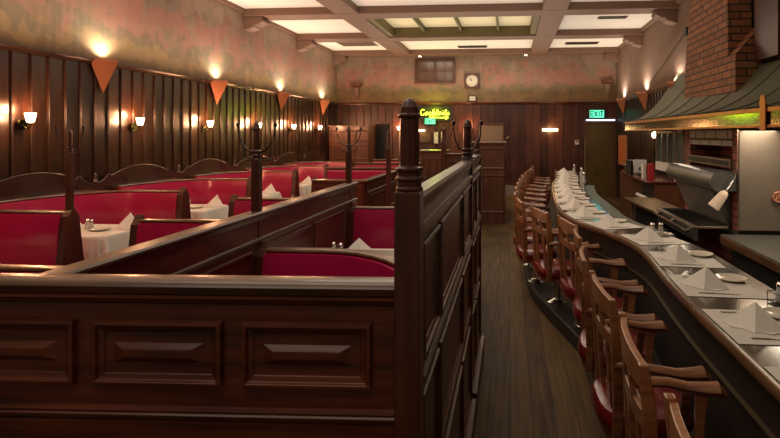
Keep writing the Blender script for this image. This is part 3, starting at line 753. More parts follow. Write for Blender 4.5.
# place settings
MAT0 = MB().box(-.20, .20, -.21, .21, 0, .0012).build('paper_placemat', M['paper']); tag(MAT0, '', 'placemat')
def knife_mesh():
    m = MB(); pts = [(-.105, .006, .004), (-.03, .007, .005), (-.02, .005, .004), (.02, .009, .003), (.08, .009, .002), (.105, .003, .0015)]
    m.loft([[(x, -a, .0005), (x, a, .0005), (x, a*.6, z), (x, -a*.6, z)] for x, a, z in pts]); return m
def fork_mesh():
    m = MB(); pts = [(-.095, .007, .003), (-.03, .004, .004), (.02, .004, .006), (.035, .011, .004)]
    m.loft([[(x, -a, .0005), (x, a, .0005), (x, a*.6, z), (x, -a*.6, z)] for x, a, z in pts])
    for q in (-.0085, -.003, .003, .0085): m.box(.033, .09, q-.0014, q+.0014, .001, .004)
    return m
KN0 = knife_mesh().build('table_knife', M['steel']); tag(KN0, '', 'knife')
FK0 = fork_mesh().build('dinner_fork', M['steel']); tag(FK0, '', 'fork')
first = True
sps = arc_points(1.14, .625, 12.2)
for i, (y, dx) in enumerate(sps):
    ang = -math.atan(dx); nx, ny = math.cos(ang), math.sin(ang); cx, cy = FE(y)+nx*.235, y+ny*.235
    wh = ORD[i] if i < 20 else 'last'
    def at(u, v, z=0): return (cx+nx*u-ny*v, cy+ny*u+nx*v, HC+.002+z)
    specs = ((MAT0, at(0, 0), 0, 'white paper placemat on the bar, %s setting from the camera', 'placemats on the bar'),
             (KN0, at(-.02, -.155, .0014), random.uniform(-.06, .06), 'steel knife on the bar placemat, %s setting from the camera', 'knives on the bar'),
             (FK0, at(-.03, .165, .0014), random.uniform(-.06, .06), 'steel fork on the bar placemat, %s setting from the camera', 'forks on the bar'))
    for o0, lc, da, lab, gr in specs:
        o = o0 if i == 0 else o0.copy()
        if i: C.objects.link(o)
        o.location = lc; o.rotation_euler = (0,0,ang+da); o['label'] = lab % wh; o['group'] = gr
    put('n', at(-.05, .0, .0014), ang-.45+random.uniform(-.15, .15), 'folded white napkin pyramid on the bar, %s setting from the camera' % wh, 'napkins on the bar').scale = (1, 1, .88)
    put('p', at(.135, .125, .0014), 0, 'cream bread plate on the bar, %s setting from the camera' % wh, 'bread plates on the bar')
# caddies and shakers at the back edge of the counter
def caddy(x, y, lab, rz=0):
    t = thing('condiment_rack', lab, 'condiment rack', (x, y, HC+.001), rz)
    m = MB(); a, b = .075, .045
    for z in (.012, .055):
        m.tube([(-a, -b, z), (a, -b, z), (a, b, z), (-a, b, z), (-a, -b, z)], .0022, 6)
    for sx in (-a, a):
        for sy in (-b, b): m.tube([(sx, sy, 0), (sx, sy, .056)], .0022, 6)
    m.tube([(0, -b, .055), (0, -b, .10), (0, b, .10), (0, b, .055)], .0022, 6); m.box(-a, a, -b, b, .006, .009)
    m.build('wire_frame', M['iron'], t, smooth=True)
for x, y, w_, r in ((1.385, 2.72, 'near right', .2), (1.22, 4.45, 'middle', .5)):
    caddy(x, y, 'black wire condiment rack on the %s of the bar' % w_, r)
    put('s', (x-.035, y, HC+.011), 0, 'left glass shaker in the rack at the %s of the bar' % w_, 'shakers on the bar')
    put('s', (x+.035, y+.005, HC+.011), 0, 'right glass shaker in the rack at the %s of the bar' % w_, 'shakers on the bar')
for k, y in enumerate((9.2, 10.4, 11.5)):
    put('s', (BE(y)-.05, y, HC+.001), 0, 'tall glass shaker near the far end of the bar, %s of three' % ORD[k], 'far shakers on the bar').scale = (1.5, 1.5, 1.9)

# ------------------------------------------------------------------ kitchen: hood, flue, grill
XH = 1.95
hood = thing('range_hood', 'sweeping green grey metal hood with brass band over the grill', 'hood', (XH, 6, 1.7))
ysq = [2.6+(8.95-2.6)*k/26 for k in range(27)]
def hz_(x, y):
    q = (x-XH)/(XR-XH); cf = .60+.24*max(0, min(1, (y-6.4)/2.4)); return 1.845+cf*max(0, q)**2.0
xsq = [XH+(XR-.03-XH)*k/16 for k in range(17)]
m = MB(); nx_ = len(xsq)
for dz in (0, .015):
    vs = [(x-XH, y-6, hz_(x, y)-1.7+dz) for y in ysq for x in xsq]
    m.add(vs, [(i*nx_+j, i*nx_+j+1, (i+1)*nx_+j+1, (i+1)*nx_+j) for i in range(len(ysq)-1) for j in range(nx_-1)])
m.build('canopy', M['hood'], hood, smooth=True)
m = MB()   # end cheeks
for y in (ysq[-1],):
    vs = [(x-XH, y-6, hz_(x, y)-1.7+.015) for x in xsq]+[(x-XH, y-6, 0) for x in xsq]
    m.add(vs, [(j, j+1, nx_+j+1, nx_+j) for j in range(nx_-1)])
    vs = [(a, b+.01, c) for a, b, c in vs]; m.add(vs, [(j, j+1, nx_+j+1, nx_+j) for j in range(nx_-1)])
m.build('end_cheek', M['hood'], hood)
m = MB(); m.box(-.012, .004, 2.6-6, 8.96-6, 0, .145); m.build('brass_band', M['brass'], hood, bevel=.003)
m = MB(); m.box(-.022, -.012, 2.6-6, 8.96-6, 0, .022); m.box(-.022, -.012, 2.6-6, 8.96-6, .118, .152)
k = 2.65
while k < 8.9: m.lathe([(.008, 0), (.006, .004), (.001, .006)], (-.02, k-6, .14), 6); k += .12
m.build('band_edging', M['brass_o'], hood, bevel=.002)
for y in (2.95, 3.65, 4.5, 5.1, 5.7, 6.3, 6.9, 7.5, 8.2):
    MB().tube([(x-XH, y-6-.25*((x-XH)/.85), hz_(x, y)-1.7+.02) for x in xsq], .005, 5).build('seam', M['seam'], hood)
m = MB(); fin = [(-.045, -.02), (.045, -.02), (.045, .19), (.035, .235), (0, .255), (-.035, .235), (-.045, .19)]
m.prism(fin, lambda u, v, d: (d, u-6+4.13, v), -.034, -.022); m.build('brass_bracket', M['brass_o'], hood, bevel=.003)

fl = thing('brick_flue', 'tapering brick chimney flue rising from the hood', 'chimney', (2.5, 6.6, 0))
xr = XR-.03-2.5; ya, yb = 6.0-6.6, 7.72-6.6
m = MB()     # lower block with a shoulder sloping up towards the wall
m.loft([[(0, y, 1.98), (xr, y, 1.98), (xr, y, 2.86), (0, y, 2.54)] for y in (ya, ya+.20)])
m.build('shoulder', M['brick'], fl)
m = MB()
def fr(y0, y1, z): return [(0, y0, z), (xr, y0, z), (xr, y1, z), (0, y1, z)]
m.loft([fr(ya+.20, yb, 1.98), fr(ya+.20, yb-.06, 2.6), fr(ya+.24, yb-.36, ZC-.005)])
m.build('stack', M['brick'], fl)
m = MB(); m.tube([(-.004, .25, 3.2), (.01, .25, 3.2)], .02, 8); m.build('vent_hole', M['black'], fl)
# wood pier beside the flue
struct(MB().box(XR-.12, XR-.024, 5.45, 5.95, 2.45, ZB-.005).build('trim_9', M['part_z']))

XG = 2.18
gr = thing('brick_grill_surround', 'red brick grill alcove with sooty lintel, hood light painted pale on it', 'grill', (XG, 5.7, 0))
gy0, gy1 = 5.16, 6.68
m = MB(); x1 = XR-.03-XG
m.box(0, x1, gy0-5.7, 5.30-5.7, .72, 1.69)         # near pier
m.box(0, x1, 6.50-5.7, gy1-5.7, .72, 1.69)        # far pier
m.box(.35, x1, 5.30-5.7, 6.50-5.7, .72, 1.69)      # rear wall of the alcove
m.box(0, x1, gy0-5.7, gy1-5.7, 0, .66)
m.build('brickwork', M['brick2'], gr)
m = MB(); m.box(-.005, .34, 5.30-5.7, 6.50-5.7, 1.53, 1.69); m.build('lintel', M['brick_w'], gr)
m = MB(); m.box(-.01, x1, gy0-5.7, gy1-5.7, .66, .72); m.build('hearth_slab', M['steel_d'], gr)
t = thing('broiler', 'broiler with rounded metal hood set in the brick alcove', 'grill', (2.05, 5.89, .72))
m = MB(); prof = []
for k in range(11):
    a = math.radians(-60+k*21); prof.append((-.02-.115*math.cos(a)*1.0+.0, .47+.105*math.sin(a)))
rg = [[(x, y, z) for x, z in prof]+[(.12, y, .56), (.12, y, .38)] for y in (-.73, .70)]
m.loft(rg); m.build('roll_hood', M['steel_d'], t, smooth=True)
m = MB(); m.loft([[(-.06, y, .37), (.28, y, .37), (.28, y, .02), (.10, y, .02)] for y in (-.57, .57)]); m.build('fire_box', M['steel_d'], t)
m = MB(); m.box(.10, .14, -.60, .60, .60, .68)
m.build('vent_strip', M['steel'], t)
m = MB()
for k in range(12): m.box(.094, .10, -.57+k*.098, -.50+k*.098, .615, .665)
m.build('vent_holes', M['black'], t)
m = MB(); m.box(-.26, .08, -.62, .62, .0, .025); m.build('grill_bed', M['steel'], t, bevel=.005)
m = MB()
for k in range(18): m.box(-.22, .06, -.60+k*.069, -.594+k*.069, .026, .034)
m.build('grate', M['iron'], t)
m = MB(); m.tube([(-.30, -.60, -.03), (-.30, .60, -.03)], .014, 8)
for y in (-.55, 0, .55): m.tube([(-.30, y, -.03), (-.24, y, .0)], .01, 6)
m.build('front_rail', M['chrome'], t, smooth=True)
MB().box(-.24, -.21, -.62, .62, -.12, 0).build('drip_front', M['steel_d'], t)

t = thing('oven_door', 'large stainless panel with a small red wheel handle beside the grill', 'oven', (2.5, gy0, .7))
MB().box(-.335, .27, -.05, -.004, .035, .985).build('panel', M['steel'], t, bevel=.004)
m = MB()
pts = [(.046*math.cos(2*PI*k/16), -.085, .046*math.sin(2*PI*k/16)) for k in range(17)]
m.tube([(a+.0, b, c+.36) for a, b, c in pts], .009, 8)
for k in range(4):
    a = PI*k/4; m.tube([(.046*math.cos(a), -.085, .36+.046*math.sin(a)), (-.046*math.cos(a), -.085, .36-.046*math.sin(a))], .005, 6)
m.tube([(0, -.05, .36), (0, -.09, .36)], .012, 8)
m.build('wheel_handle', M['copper'], t, smooth=True)
t = thing('steel_worktop', 'dark steel worktop in front of the stainless panel', 'worktop', (2.35, 4.48, 0))
MB().box(-.37, .40, -1.6, .6, .68, .705).build('top', M['steel_d'], t, bevel=.005)
MB().box(-.375, -.35, -1.6, .6, .62, .69).build('edge', M['nosing'], t, bevel=.004)
MB().box(-.28, .40, -1.55, .58, 0, .62).build('cabinet', M['black'], t)
MB().box(-.32, .38, -1.5, .55, .35, .37).build('shelf', M['steel_d'], t)
# fluted heat lamp on its pipe
t = thing('heat_lamp', 'fluted pale shade lamp tilted over the grill on a bent pipe', 'lamp', (1.98, 5.08, .98))
m = MB(); n = 28; A = Vector((0.05, .0, .13)); D = Vector((-.13, .03, -.19)).normalized(); sd = D.cross(Vector((0,1,0))).normalized(); up = sd.cross(D)
rings = []
for q, r in ((0, .016), (.015, .032), (.04, .042), (.19, .056)):
    rings.append([A+D*q+(sd*math.cos(2*PI*k/n)+up*math.sin(2*PI*k/n))*(r*(1 if k % 2 else .90)) for k in range(n)])
m.loft(rings); m.build('fluted_shade', mat('pale fluted enamel', (.72, .58, .46), .35), t)
m = MB(); m.tube([A-D*.01, A-D*.05, A-D*.10+Vector((.01, 0, .02)), (.155, 0, .33), (.16, 0, .42), (.16, 0, .715)], [.016, .012, .009, .008, .008, .008], 8)
m.build('pipe', M['chrome'], t, smooth=True)
# left work tables
t = thing('prep_table', 'worn wooden prep table at the far side of the grill', 'worktop', (1.98, 7.1, 0))
m = MB(); m.add([(-.22, -.70, .67), (.18, -.70, .67), (.18, .85, .67), (-.30, .85, .67), (-.22, -.70, .705), (.18, -.70, .705), (.18, .85, .705), (-.30, .85, .705)], [(0,3,2,1),(4,5,6,7),(0,1,5,4),(1,2,6,5),(2,3,7,6),(3,0,4,7)])
m.build('top', M['cap_y'], t, bevel=.005)
MB().box(-.12, .17, -.66, .80, .08, .67).build('cabinet', M['black'], t)
for y in (-.64, .78): MB().box(-.19, -.15, y-.02, y+.02, 0, .67).build('leg', M['steel'], t)
t = thing('service_counter', 'maroon topped service counter by the right wall', 'counter', (2.45, 9.6, 0))
m = MB(); pl = [(-.30, -1.15), (.33, -1.15), (.33, 1.6), (-.10, 1.6), (-.22, .9), (-.30, 0)]
m.loft([[(x, y, .87) for x, y in pl], [(x, y, .90) for x, y in pl]]); m.build('top', M['sink'], t, bevel=.004)
MB().box(-.15, .33, -1.1, 1.55, 0, .87).build('body', M['far_wood'], t)
MB().box(-.16, -.15, -1.05, -.35, .35, .8).build('open_shelf', M['black'], t)
m = MB(); m.tube([(-.28, -1.1, .62), (-.28, -.5, .62)], .03, 10); m.build('rolled_towel', M['white'], t, smooth=True)
# things on the service counter
def card(name, x, y, wx, wy, h, mt, lab, cat, rz=0, lean=0, rows=0):
    o = MB().box(-wx/2, wx/2, -wy/2, wy/2, 0, h).build(name, mt, bevel=.003, loc=(x, y, .901)); o.rotation_euler = (lean, 0, rz); return tag(o, lab, cat)
card('menu_stand', 2.36, 8.95, .10, .05, .25, M['red'], 'red standing menu on the service counter', 'menu', .3)
card('menu_stand', 2.25, 8.98, .055, .05, .245, M['white'], 'white standing menu left of the red one', 'menu', .3)
card('ledger_book', 2.22, 9.9, .05, .22, .26, M['black'], 'tall black book upright on the service counter', 'book', .2)
t = thing('cash_register', 'small grey register at the far end of the service counter', 'register', (2.50, 10.75, .901))
MB().box(-.16, .16, -.15, .15, 0, .12).build('body', M['steel_d'], t, bevel=.01)
m = MB(); m.loft([[(-.15, -.12, .12), (.15, -.12, .12), (.15, .12, .12), (-.15, .12, .12)], [(-.13, .02, .22), (.13, .02, .22), (.13, .12, .22), (-.13, .12, .22)]]); m.build('keypad_top', M['white'], t, bevel=.005)
t = thing('monitor', 'dark screen tilted on the service counter', 'screen', (2.32, 9.55, .901), -.5)
MB().box(-.05, .05, -.05, .05, 0, .015).build('foot', M['black'], t)
m = MB(); m.loft([[(-.11, -.01, .05), (.11, -.01, .05), (.11, .01, .05), (-.11, .01, .05)], [(-.11, .05, .29), (.11, .05, .29), (.11, .07, .29), (-.11, .07, .29)]]); m.build('screen', M['dark_glass'], t)
MB().box(-.015, .015, 0, .03, .015, .15).build('neck', M['black'], t)
t = thing('wall_cabinet', 'glass fronted cabinet with white frame on the right wall', 'cabinet', (XR-.001, 9.2, 1.0))
MB().box(-.12, -.02, -.85, .65, 0, .15).build('base_board', M['white'], t)
MB().box(-.06, -.02, -.85, .65, .15, .68).build('back', M['teal'], t)
for y in (-.84, -.45, -.1, .25, .63): MB().box(-.12, -.06, y-.015, y+.015, .15, .68).build('upright', M['steel'], t)
MB().box(-.12, -.02, -.85, .65, .66, .70).build('head', M['pale'], t)
MB().box(-.14, -.02, -.87, -.5, -.12, .16).build('white_box', M['white'], t)

# wall lamp with glowing column beside the cabinet
t = thing('column_lamp', 'small yellow glowing lamp on the right wall by the cabinet', 'lamp', (XR-.06, 10.1, 1.05))
MB().lathe([(.022, 0), (.018, .1), (.02, .50), (.035, .52)], n=10).build('stem', M['brass'], t, smooth=True)
MB().lathe([(.045, .53), (.055, .56), (.055, .62), (.02, .64)], n=12).build('bulb_glass', M['glow_w'], t, smooth=True)
ptlight('column_lamp_light', (-.08, 0, .58), 2.5, (1, .62, .25), .05, t)
# orange poster
t = thing('framed_poster', 'orange red poster in a copper frame near the back right corner', 'poster', (XR-.023, 13.2, 0))
MB().box(-.03, 0, -.62, .30, .88, 1.62).build('frame', M['copper'], t, bevel=.004)
MB().box(-.034, -.03, -.56, .24, .94, 1.56).build('poster', M['orange'], t)
# diagonal rod
t = thing('brace_rod', 'thin dark diagonal rod fixed high on the right wall', 'rod', (XR-.03, 8.45, 3.27))
MB().tube([(0, 0, 0), (-.005, 2.15, -.62)], .008, 6).build('rod', M['iron'], t)
m = MB(); m.tube([(.028, 0, 0), (-.015, 0, 0)], .07, 14); m.build('wall_plate', M['iron'], t, smooth=True)

# ------------------------------------------------------------------ lamps
def sconce(x, y, z, rz, lab, power, grp='glass shade wall lamps on the left wall'):
    """local -> +x points out of the wall"""
    t = thing('wall_lamp', lab, 'wall lamp', (x, y, z), rz, grp)
    m = MB(); m.tube([(0, 0, -.05), (.02, 0, -.05)], .05, 14)
    m.tube([(.02, 0, -.06), (.06, 0, -.09), (.09, 0, -.08), (.10, 0, -.05)], .009, 8)
    m.lathe([(.012, -.055), (.022, -.045), (.024, -.03)], (.10, 0, 0), 12)
    m.build('bracket', M['brass'], t, smooth=True)
    MB().lathe([(.022, -.03), (.032, -.01), (.038, .02), (.047, .06), (.040, .062), (.015, .05)], (.10, 0, 0), 16).build('glass_shade', M['glow_w'], t, smooth=True)
    ptlight('wall_lamp_light', (.10, 0, .10), power*.7, (1, .40, .19), .045, t)
    ptlight('wall_lamp_light', (.16, 0, .02), power*.5, (1, .48, .24), .03, t)
    return t
for i, y in enumerate((3.25, 4.75, 6.25, 7.78, 9.35, 10.9, 12.45)):
    sconce(XL+.022, y-.07, 1.79, 0, 'glowing glass wall lamp on the left wall, ' + ('outside the left frame edge' if i == 0 else '%s from the left of the photo' % ORD[i-1]), 24)
sconce(-3.0, YB-.022, 1.79, -PI/2, 'glowing wall lamp on the back wall left of the neon sign', 7, 'glass shade wall lamps on the back wall')
sconce(-1.13, YB-.022, 1.80, -PI/2, 'glowing wall lamp on the back wall behind the second aisle post', 9, 'glass shade wall lamps on the back wall')

def uplight(x, y, sg, lab, power, grp, n=(1, 0)):
    t = thing('cone_uplight', lab, 'wall light', (x, y, ZR-.012), 0, grp)
    W, D, Hh = .19, .19, .36
    # inverted half pyramid, open top with a lip
    m = MB()
    outer = [(0, -W, 0), (sg*D, 0, 0), (0, W, 0)]; tip = (sg*.004, 0, -Hh)
    ring0 = [(0, -W, .03), (sg*D, 0, .03), (0, W, .03)]
    inn = [(sg*.012, -W+.03, .03), (sg*(D-.02), 0, .03), (sg*.012, W-.03, .03)]
    ins = [(sg*.012, -W+.04, -.03), (sg*(D-.04), 0, -.03), (sg*.012, W-.04, -.03)]
    vs = outer+[tip]+ring0+inn+ins
    fs = [(0, 1, 3), (1, 2, 3), (2, 0, 3)]
    for a in range(3):
        b = (a+1) % 3; fs += [(a, b, 4+b, 4+a), (4+a, 4+b, 7+b, 7+a), (7+a, 7+b, 10+b, 10+a)]
    fs.append((10, 11, 12)); m.add(vs, fs); m.build('shade', M['copper'], t)
    MB().lathe([(.035, -.022), (.04, .0), (.02, .02)], (sg*.06, 0, 0), 10).build('bulb', M['glow_up'], t, smooth=True)
    spot('uplight_beam', (sg*.07, 0, .05), (-sg*.05, 0, 1), power, 150, (1, .86, .70), .8, .03, t)
    return t
UP = 1
for i, y in enumerate((3.25, 5.62, 7.98, 10.35, 12.75)):
    uplight(XL+.022, y+.08, 1, 'copper cone uplight on the left wall, ' + ('outside the left frame edge' if i == 0 else '%s from the left of the photo' % ORD[i-1]), 34, 'copper cone uplights on the left wall')
for i, y in enumerate((13.0, 10.93, 8.85)):
    uplight(XR-.022, y, -1, 'copper cone uplight on the right wall, %s from the back corner' % ORD[i], 45, 'copper cone uplights on the right wall')

# ------------------------------------------------------------------ back wall fittings
YW = YB-.023
def wx(px, zc=13.95): return (px-510)/520*zc
# window high in the wall
wn = struct(bpy.data.objects.new('window_1', None)); C.objects.link(wn); wn.location = (wx(434.7), YB, 3.35)
MB().box(-.53, .53, -.03, .0, -.27, .27).build('pane', M['dark_glass'], wn)
m = MB(); W_, T_ = .545, .04
m.box(-W_, W_, -.07, -.001, .26, .32); m.box(-W_, W_, -.07, -.001, -.32, -.26); m.box(-W_, -W_+.07, -.07, -.001, -.26, .26); m.box(W_-.07, W_, -.07, -.001, -.26, .26); m.box(-.035, .035, -.065, -.001, -.26, .26)
m.build('window_frame', M['part_z'], wn, bevel=.005)
m = MB()
for x in (-.255, .255): m.box(x-.012, x+.012, -.05, -.03, -.26, .26)
for a, b in ((-.48, -.035), (.035, .48)): m.box(a, b, -.05, -.03, -.012, .012)
m.build('glazing_bar', M['far_wood'], wn)
# clock
t = thing('wall_clock', 'square dark wooden clock with round cream dial on the back wall', 'clock', (wx(472), YB-.001, 3.08))
MB().box(-.205, .205, -.06, 0, -.195, .195).build('case', M['part_z'], t, bevel=.008)
m = MB(); m.tube([(0, -.055, 0), (0, -.066, 0)], .155, 32); m.build('dial', M['dial'], t)
m = MB()
for k in range(12):
    a = 2*PI*k/12; r0, r1 = (.115, .145); m.tube([(r0*math.sin(a), -.068, r0*math.cos(a)), (r1*math.sin(a), -.068, r1*math.cos(a))], .005, 4)
m.build('hour_marks', M['black'], t)
for a, l, w_ in ((math.radians(-62), .07, .007), (math.radians(-20), .11, .005)):
    MB().tube([(0, -.072, 0), (l*math.sin(a), -.072, l*math.cos(a))], w_, 5).build('hand', M['black'], t)
t = thing('small_picture', 'small framed picture standing on the rail under the clock', 'picture', (wx(472.5), YB-.03, ZR+.02))
MB().box(-.11, .11, -.03, 0, 0, .18).build('frame', M['part_z'], t, bevel=.004)
MB().box(-.08, .08, -.034, -.03, .03, .15).build('print', M['white'], t)
# neon sign, cursive strokes
ns = thing('neon_sign', 'yellow green neon sign reading Cocktails on the back wall', 'sign', (wx(419.5), YW-.11, 2.16))
G = {'C': [[(.9,.85),(.6,1),(.25,.85),(.1,.45),(.3,.05),(.7,.0),(1.0,.2)]],
     'o': [[(0,.15),(.1,.4),(.35,.5),(.55,.25),(.35,0),(.1,.05),(.05,.3),(.3,.5),(.75,.4)]],
     'c': [[(.55,.4),(.35,.5),(.1,.35),(.1,.1),(.35,0),(.7,.15)]],
     'k': [[(0,.1),(.25,.6),(.3,1),(.15,.9),(.1,0),(.2,.35),(.45,.5),(.45,.3),(.2,.28),(.5,0),(.7,.15)]],
     't': [[(0,.1),(.3,1),(.15,.2),(.3,0),(.55,.15)],[(0,.68),(.5,.72)]],
     'a': [[(.5,.45),(.25,.5),(.05,.25),(.2,0),(.45,.2),(.55,.5),(.5,.1),(.7,.1)]],
     'i': [[(0,.15),(.2,.5),(.15,.1),(.35,.05),(.5,.15)],[(.2,.72),(.22,.76)]],
     'l': [[(0,.15),(.3,.7),(.3,1),(.15,.9),(.12,.15),(.3,0),(.5,.15)]],
     's': [[(0,.1),(.3,.5),(.4,.25),(.35,.05),(.1,.0)]]}
adv = {'C': .95, 'o': .68, 'c': .62, 'k': .66, 't': .5, 'a': .66, 'i': .45, 'l': .45, 's': .5}
S = .128; cx = 0; m = MB()
for chh in 'Cocktails':
    for st in G[chh]: m.tube([(cx+(u+.15*v)*S, 0, v*S*1.2) for u, v in st], .0055, 6)
    cx += adv[chh]*S*1.16
m.build('lettering', M['neon'], ns, smooth=True)
m = MB(); m.tube([(.26, 0, -.062), (.76, 0, -.072)], .0068, 6); m.tube([(.70, 0, -.040), (.78, 0, -.072), (.70, 0, -.110)], .0068, 6); m.build('arrow_underline', M['neon'], ns, smooth=True)
MB().box(-.06, .86, .07, .087, -.15, .24).build('backing_board', M['black'], ns)
ptlight('neon_light', (.4, -.16, .08), 14, (.75, 1, .03), .15, ns)
def letters(mb, txt, x, z, s, fn):
    F = {'E': [[(.6,0),(0,0),(0,1),(.6,1)],[(0,.5),(.5,.5)]], 'X': [[(0,0),(.6,1)],[(0,1),(.6,0)]], 'I': [[(.15,0),(.15,1)]], 'T': [[(0,1),(.6,1)],[(.3,1),(.3,0)]]}
    for c in txt:
        for st in F[c]: mb.tube([fn(x+u*s, z+v*s) for u, v in st], s*.11, 4)
        x += (.4 if c == 'I' else .8)*s
def exit_sign(px0, px1, zz0, zz1, lab):
    a, b = wx(px0), wx(px1); t = thing('exit_sign', lab, 'sign', ((a+b)/2, YW, (zz0+zz1)/2)); hw_, hh = (b-a)/2, (zz1-zz0)/2
    MB().box(-hw_-.012, hw_+.012, -.055, 0, -hh-.012, hh+.012).build('housing', M['iron'], t)
    MB().box(-hw_, hw_, -.062, -.055, -hh, hh).build('face', M['exit'], t)
    m = MB(); s = hh*1.25; letters(m, 'EXIT', -s*1.30, -s/2, s, lambda u, v: (u, -.064, v)); m.build('lettering', M['exit_t'], t)
    ptlight('exit_light', (0, -.14, 0), .5, (.05, 1, .5), .08, t)
exit_sign(588, 602, 2.08, 2.28, 'green lit EXIT sign above the door at the right end of the back wall')
exit_sign(424.5, 435, 1.92, 2.07, 'small green lit EXIT sign under the neon lettering')
# tube lamps
def tubelamp(px0, px1, z, lab, r=.028, power=5):
    a, b = wx(px0), wx(px1); t = thing('tube_lamp', lab, 'wall lamp', ((a+b)/2, YW, z)); h_ = (b-a)/2
    MB().box(-h_*.6, h_*.6, -.05, 0, -.02, .02).build('mount', M['brass'], t)
    m = MB(); m.tube([(-h_, -.085, 0), (h_, -.085, 0)], r, 12); m.build('tube', M['glow_tube'], t, smooth=True)
    ptlight('tube_light', (0, -.18, 0), power, (1, .62, .28), .1, t)
tubelamp(542, 557, 1.76, 'short warm tube lamp glowing alone on the back wall', .034, 6)
tubelamp(417, 424.5, 1.745, 'tiny warm tube lamp below the neon sign', .026, 2)
# picture frames / back bar below the neon
for a, b, z0, z1, mt, lab in ((419, 431, 1.42, 1.70, M['dark_glass'], 'dark framed picture under the tiny tube lamp'), (433, 438.5, 1.38, 1.72, M['white'], 'pale narrow framed sheet beside the dark picture'), (440, 445, 1.38, 1.72, M['white'], 'pale narrow framed sheet nearer the second post')):
    t = thing('framed_picture', lab, 'picture', (wx((a+b)/2), YW, (z0+z1)/2)); h_, v_ = (wx(b)-wx(a))/2, (z1-z0)/2
    MB().box(-h_, h_, -.03, 0, -v_, v_).build('frame', M['part_z'], t, bevel=.004)
    MB().box(-h_+.02, h_-.02, -.034, -.03, -v_+.02, v_-.02).build('print', mt, t)
t = thing('wall_niche', 'pale brown hatch panel above the far booth end', 'hatch', (wx(490.5), YW, 1.66))
MB().box(-.33, .33, -.012, 0, -.24, .24).build('panel', M['pale'], t)
m = MB(); m.box(-.37, .37, -.04, 0, .24, .28); m.box(-.37, .37, -.05, 0, -.29, -.24); m.box(-.37, -.33, -.04, 0, -.24, .24); m.box(.33, .37, -.04, 0, -.24, .24); m.build('frame', M['far_wood'], t, bevel=.004)
t = thing('thermostat', 'small pale box on the back wall left of the door', 'thermostat', (wx(576), YW, 1.43))
MB().box(-.05, .05, -.03, 0, -.06, .06).build('case', M['white'], t, bevel=.006)
MB().box(-.03, .03, -.032, -.03, .0, .04).build('display', M['dark_glass'], t)
# back right door
d = struct(bpy.data.objects.new('door_1', None)); C.objects.link(d); d.location = (wx(598.5), YW, 0)
MB().box(-.35, .35, -.035, 0, 0, 1.93).build('door_leaf', M['door'], d, bevel=.004)
m = MB(); m.box(-.41, -.35, -.05, 0, 0, 1.99); m.box(.35, .41, -.05, 0, 0, 1.99); m.box(-.35, .35, -.05, 0, 1.93, 1.99); m.build('door_frame', M['far_wood'], d, bevel=.004)
MB().box(-.41, -.385, -.055, -.05, .6, 1.6).build('pale_edge', M['pale'], d)  # pale strip along the left jamb
m = MB(); m.lathe([(.02, 0), (.03, .02), (.028, .04), (.005, .05)], (0, 0, 0), 10); o = m.build('door_handle', M['brass'], d, smooth=True, loc=(-.28, -.035, 1.0)); o.rotation_euler = (PI/2, 0, 0)
t = thing('strip_light', 'thin cool white strip light over the back right door', 'light', (wx(598.5), YW-.05, 2.0))
MB().box(-.37, .37, -.03, 0, 0, .03).build('strip', M['led'], t)
# back left dark doorway with curtain
d = struct(bpy.data.objects.new('door_2', None)); C.objects.link(d); d.location = (wx(381), YW, 0)
MB().box(-.20, .20, -.01, 0, 0, 1.93).build('dark_opening', M['black'], d)
m = MB(); m.box(-.27, -.20, -.04, 0, 0, 2.0); m.box(.20, .27, -.04, 0, 0, 2.0); m.box(-.20, .20, -.04, 0, 1.93, 2.0); m.build('door_frame', M['part_z'], d, bevel=.004)
# dark unlit brackets on the back wall
for x, z, lab in ((wx(354), 2.86, 'dark unlit wall bracket on the mural, left end of the back wall'), (wx(605.5), 2.90, 'dark unlit wall bracket with pale glass, right end of the back wall')):
    t = thing('wall_bracket', lab, 'wall light', (x, YB, z), 0, None)
    m = MB(); m.loft([[(-.15, -.16, .17), (.15, -.16, .17), (.15, 0, .17), (-.15, 0, .17)], [(-.15, -.16, .11), (.15, -.16, .11), (.15, 0, .11), (-.15, 0, .11)], [(-.06, -.07, .05), (.06, -.07, .05), (.06, 0, .05), (-.06, 0, .05)]]); m.build('cap', M['far_wood'], t)
    m = MB(); m.loft([[(-.07, -.09, .06), (.07, -.09, .06), (.07, 0, .06), (-.07, 0, .06)], [(-.04, -.04, -.28), (.04, -.04, -.28), (.04, 0, -.28), (-.04, 0, -.28)]]); m.build('glass', M['pale'] if x > 0 else M['far_wood'], t)

# ------------------------------------------------------------------ far booths and cabinets
def panelled(name, lab, cat, x0, x1, y0, y1, z1, m1, m2, cols, rows, cap=.03):
    t = thing(name, lab, cat, ((x0+x1)/2, y0, 0)); a, b = (x0-x1)/2, (x1-x0)/2
    MB().box(a, b, 0, y1-y0, 0, z1).build('carcass', m1, t)
    MB().box(a-.03, b+.03, -.03, y1-y0+.0, z1, z1+cap).build('cap', m2, t, bevel=.008)
    fn = lambda u, v, d: (u, -d, v)
    for c in range(cols):
        for (v0, v1) in rows:
            u0 = a+.04+(b-a-.04)*c/cols; u1 = a+(b-a)*(c+1)/cols
            MB().panel(fn, u0, u1, v0, v1, .014, .03).build('panel', m1, t)
    return t
panelled('far_booth_end', 'tall reddish panelled booth end where the aisle meets the back wall', 'booth', -.72, -.10, 9.55, 11.6, 1.47, M['far_wood'], M['far_wood_x'], 1, ((1.0, 1.40), (.2, .9)))
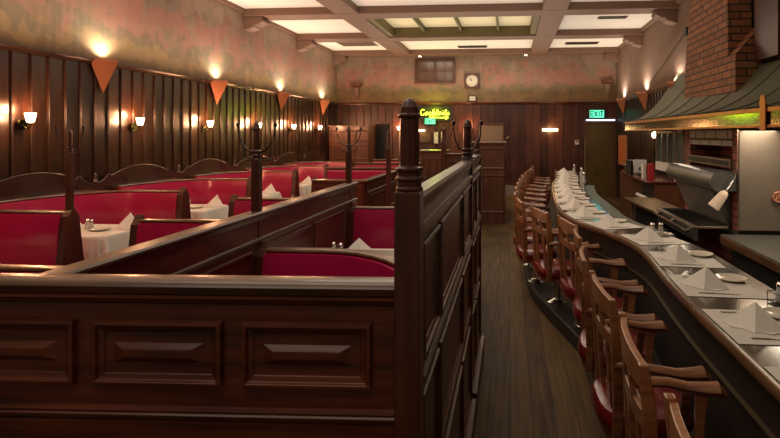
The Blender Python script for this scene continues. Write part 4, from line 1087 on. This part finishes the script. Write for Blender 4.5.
for k in range(6):
    y = 9.8+.33*k
    t = thing('coat_hook', 'brass coat hook on the far booth end, %s along its aisle side' % ORD[k], 'hook', (-.069+.03, y, 1.50), 0, 'coat hooks on the far booth end')
    m = MB(); m.tube([(-.03, 0, 0), (-.03, 0, .06), (.02, 0, .10), (.035, 0, .14)], .01, 6); m.build('hook', M['brass'], t, smooth=True)
panelled('host_station', 'dark panelled cabinet with flat cap behind the corner post', 'cabinet', -1.60, -1.14, 9.2, 9.7, 1.33, M['far_wood'], M['cap_b'], 3, ((.85, 1.22), (.2, .75)))
panelled('low_booth_back', 'reddish panelled booth back behind the second aisle post', 'booth', -1.08, -.76, 8.6, 8.66, 1.30, M['far_wood'], M['cap_b'], 1, ((.9, 1.2), (.3, .8)))
tc_ = panelled('tall_cabinet', 'tall panelled cabinet with lit cornice at the back left', 'cabinet', -4.66, -3.62, 13.1, 13.7, 1.84, M['far_wood'], M['cap_b'], 3, ((1.45, 1.75), (1.0, 1.38), (.2, .9)))
t = thing('hat_post', 'far hat post with two pairs of hooks left of the second aisle post', 'post', (-1.06, 8.3, 0))
post_parts(t, 0, 0, 1.76, 1.0, body=.08)
t = thing('hat_post', 'far hat post with hooks at the corner of the far booth end', 'post', (-.80, 9.3, 0))
post_parts(t, 0, 0, 1.78, 1.0, body=.08)
# far red booths behind the low partition
for i, (x0, x1, y) in enumerate(((-3.15, -1.9, 8.75), (-3.1, -1.9, 10.2), (-3.1, -2.0, 11.6))):
    t = thing('far_booth_bench', 'red booth back beyond the low partition, %s row' % ORD[i], 'booth', ((x0+x1)/2, y, 0), 0, 'far red booth benches'); h_ = (x1-x0)/2
    MB().box(-h_, h_, -.02, .02, 0, 1.05).build('back_board', M['part_x'], t)
    MB().box(-h_, h_, -.045, .045, 1.05, 1.08).build('cap_rail', M['cap_b'], t, bevel=.01)
    MB().box(-h_+.03, h_-.03, -.09, -.02, .45, 1.03).build('backrest', M['vinyl'], t, bevel=.02)
    MB().box(-h_+.03, h_-.03, -.5, -.09, .3, .45).build('seat', M['vinyl'], t, bevel=.02)
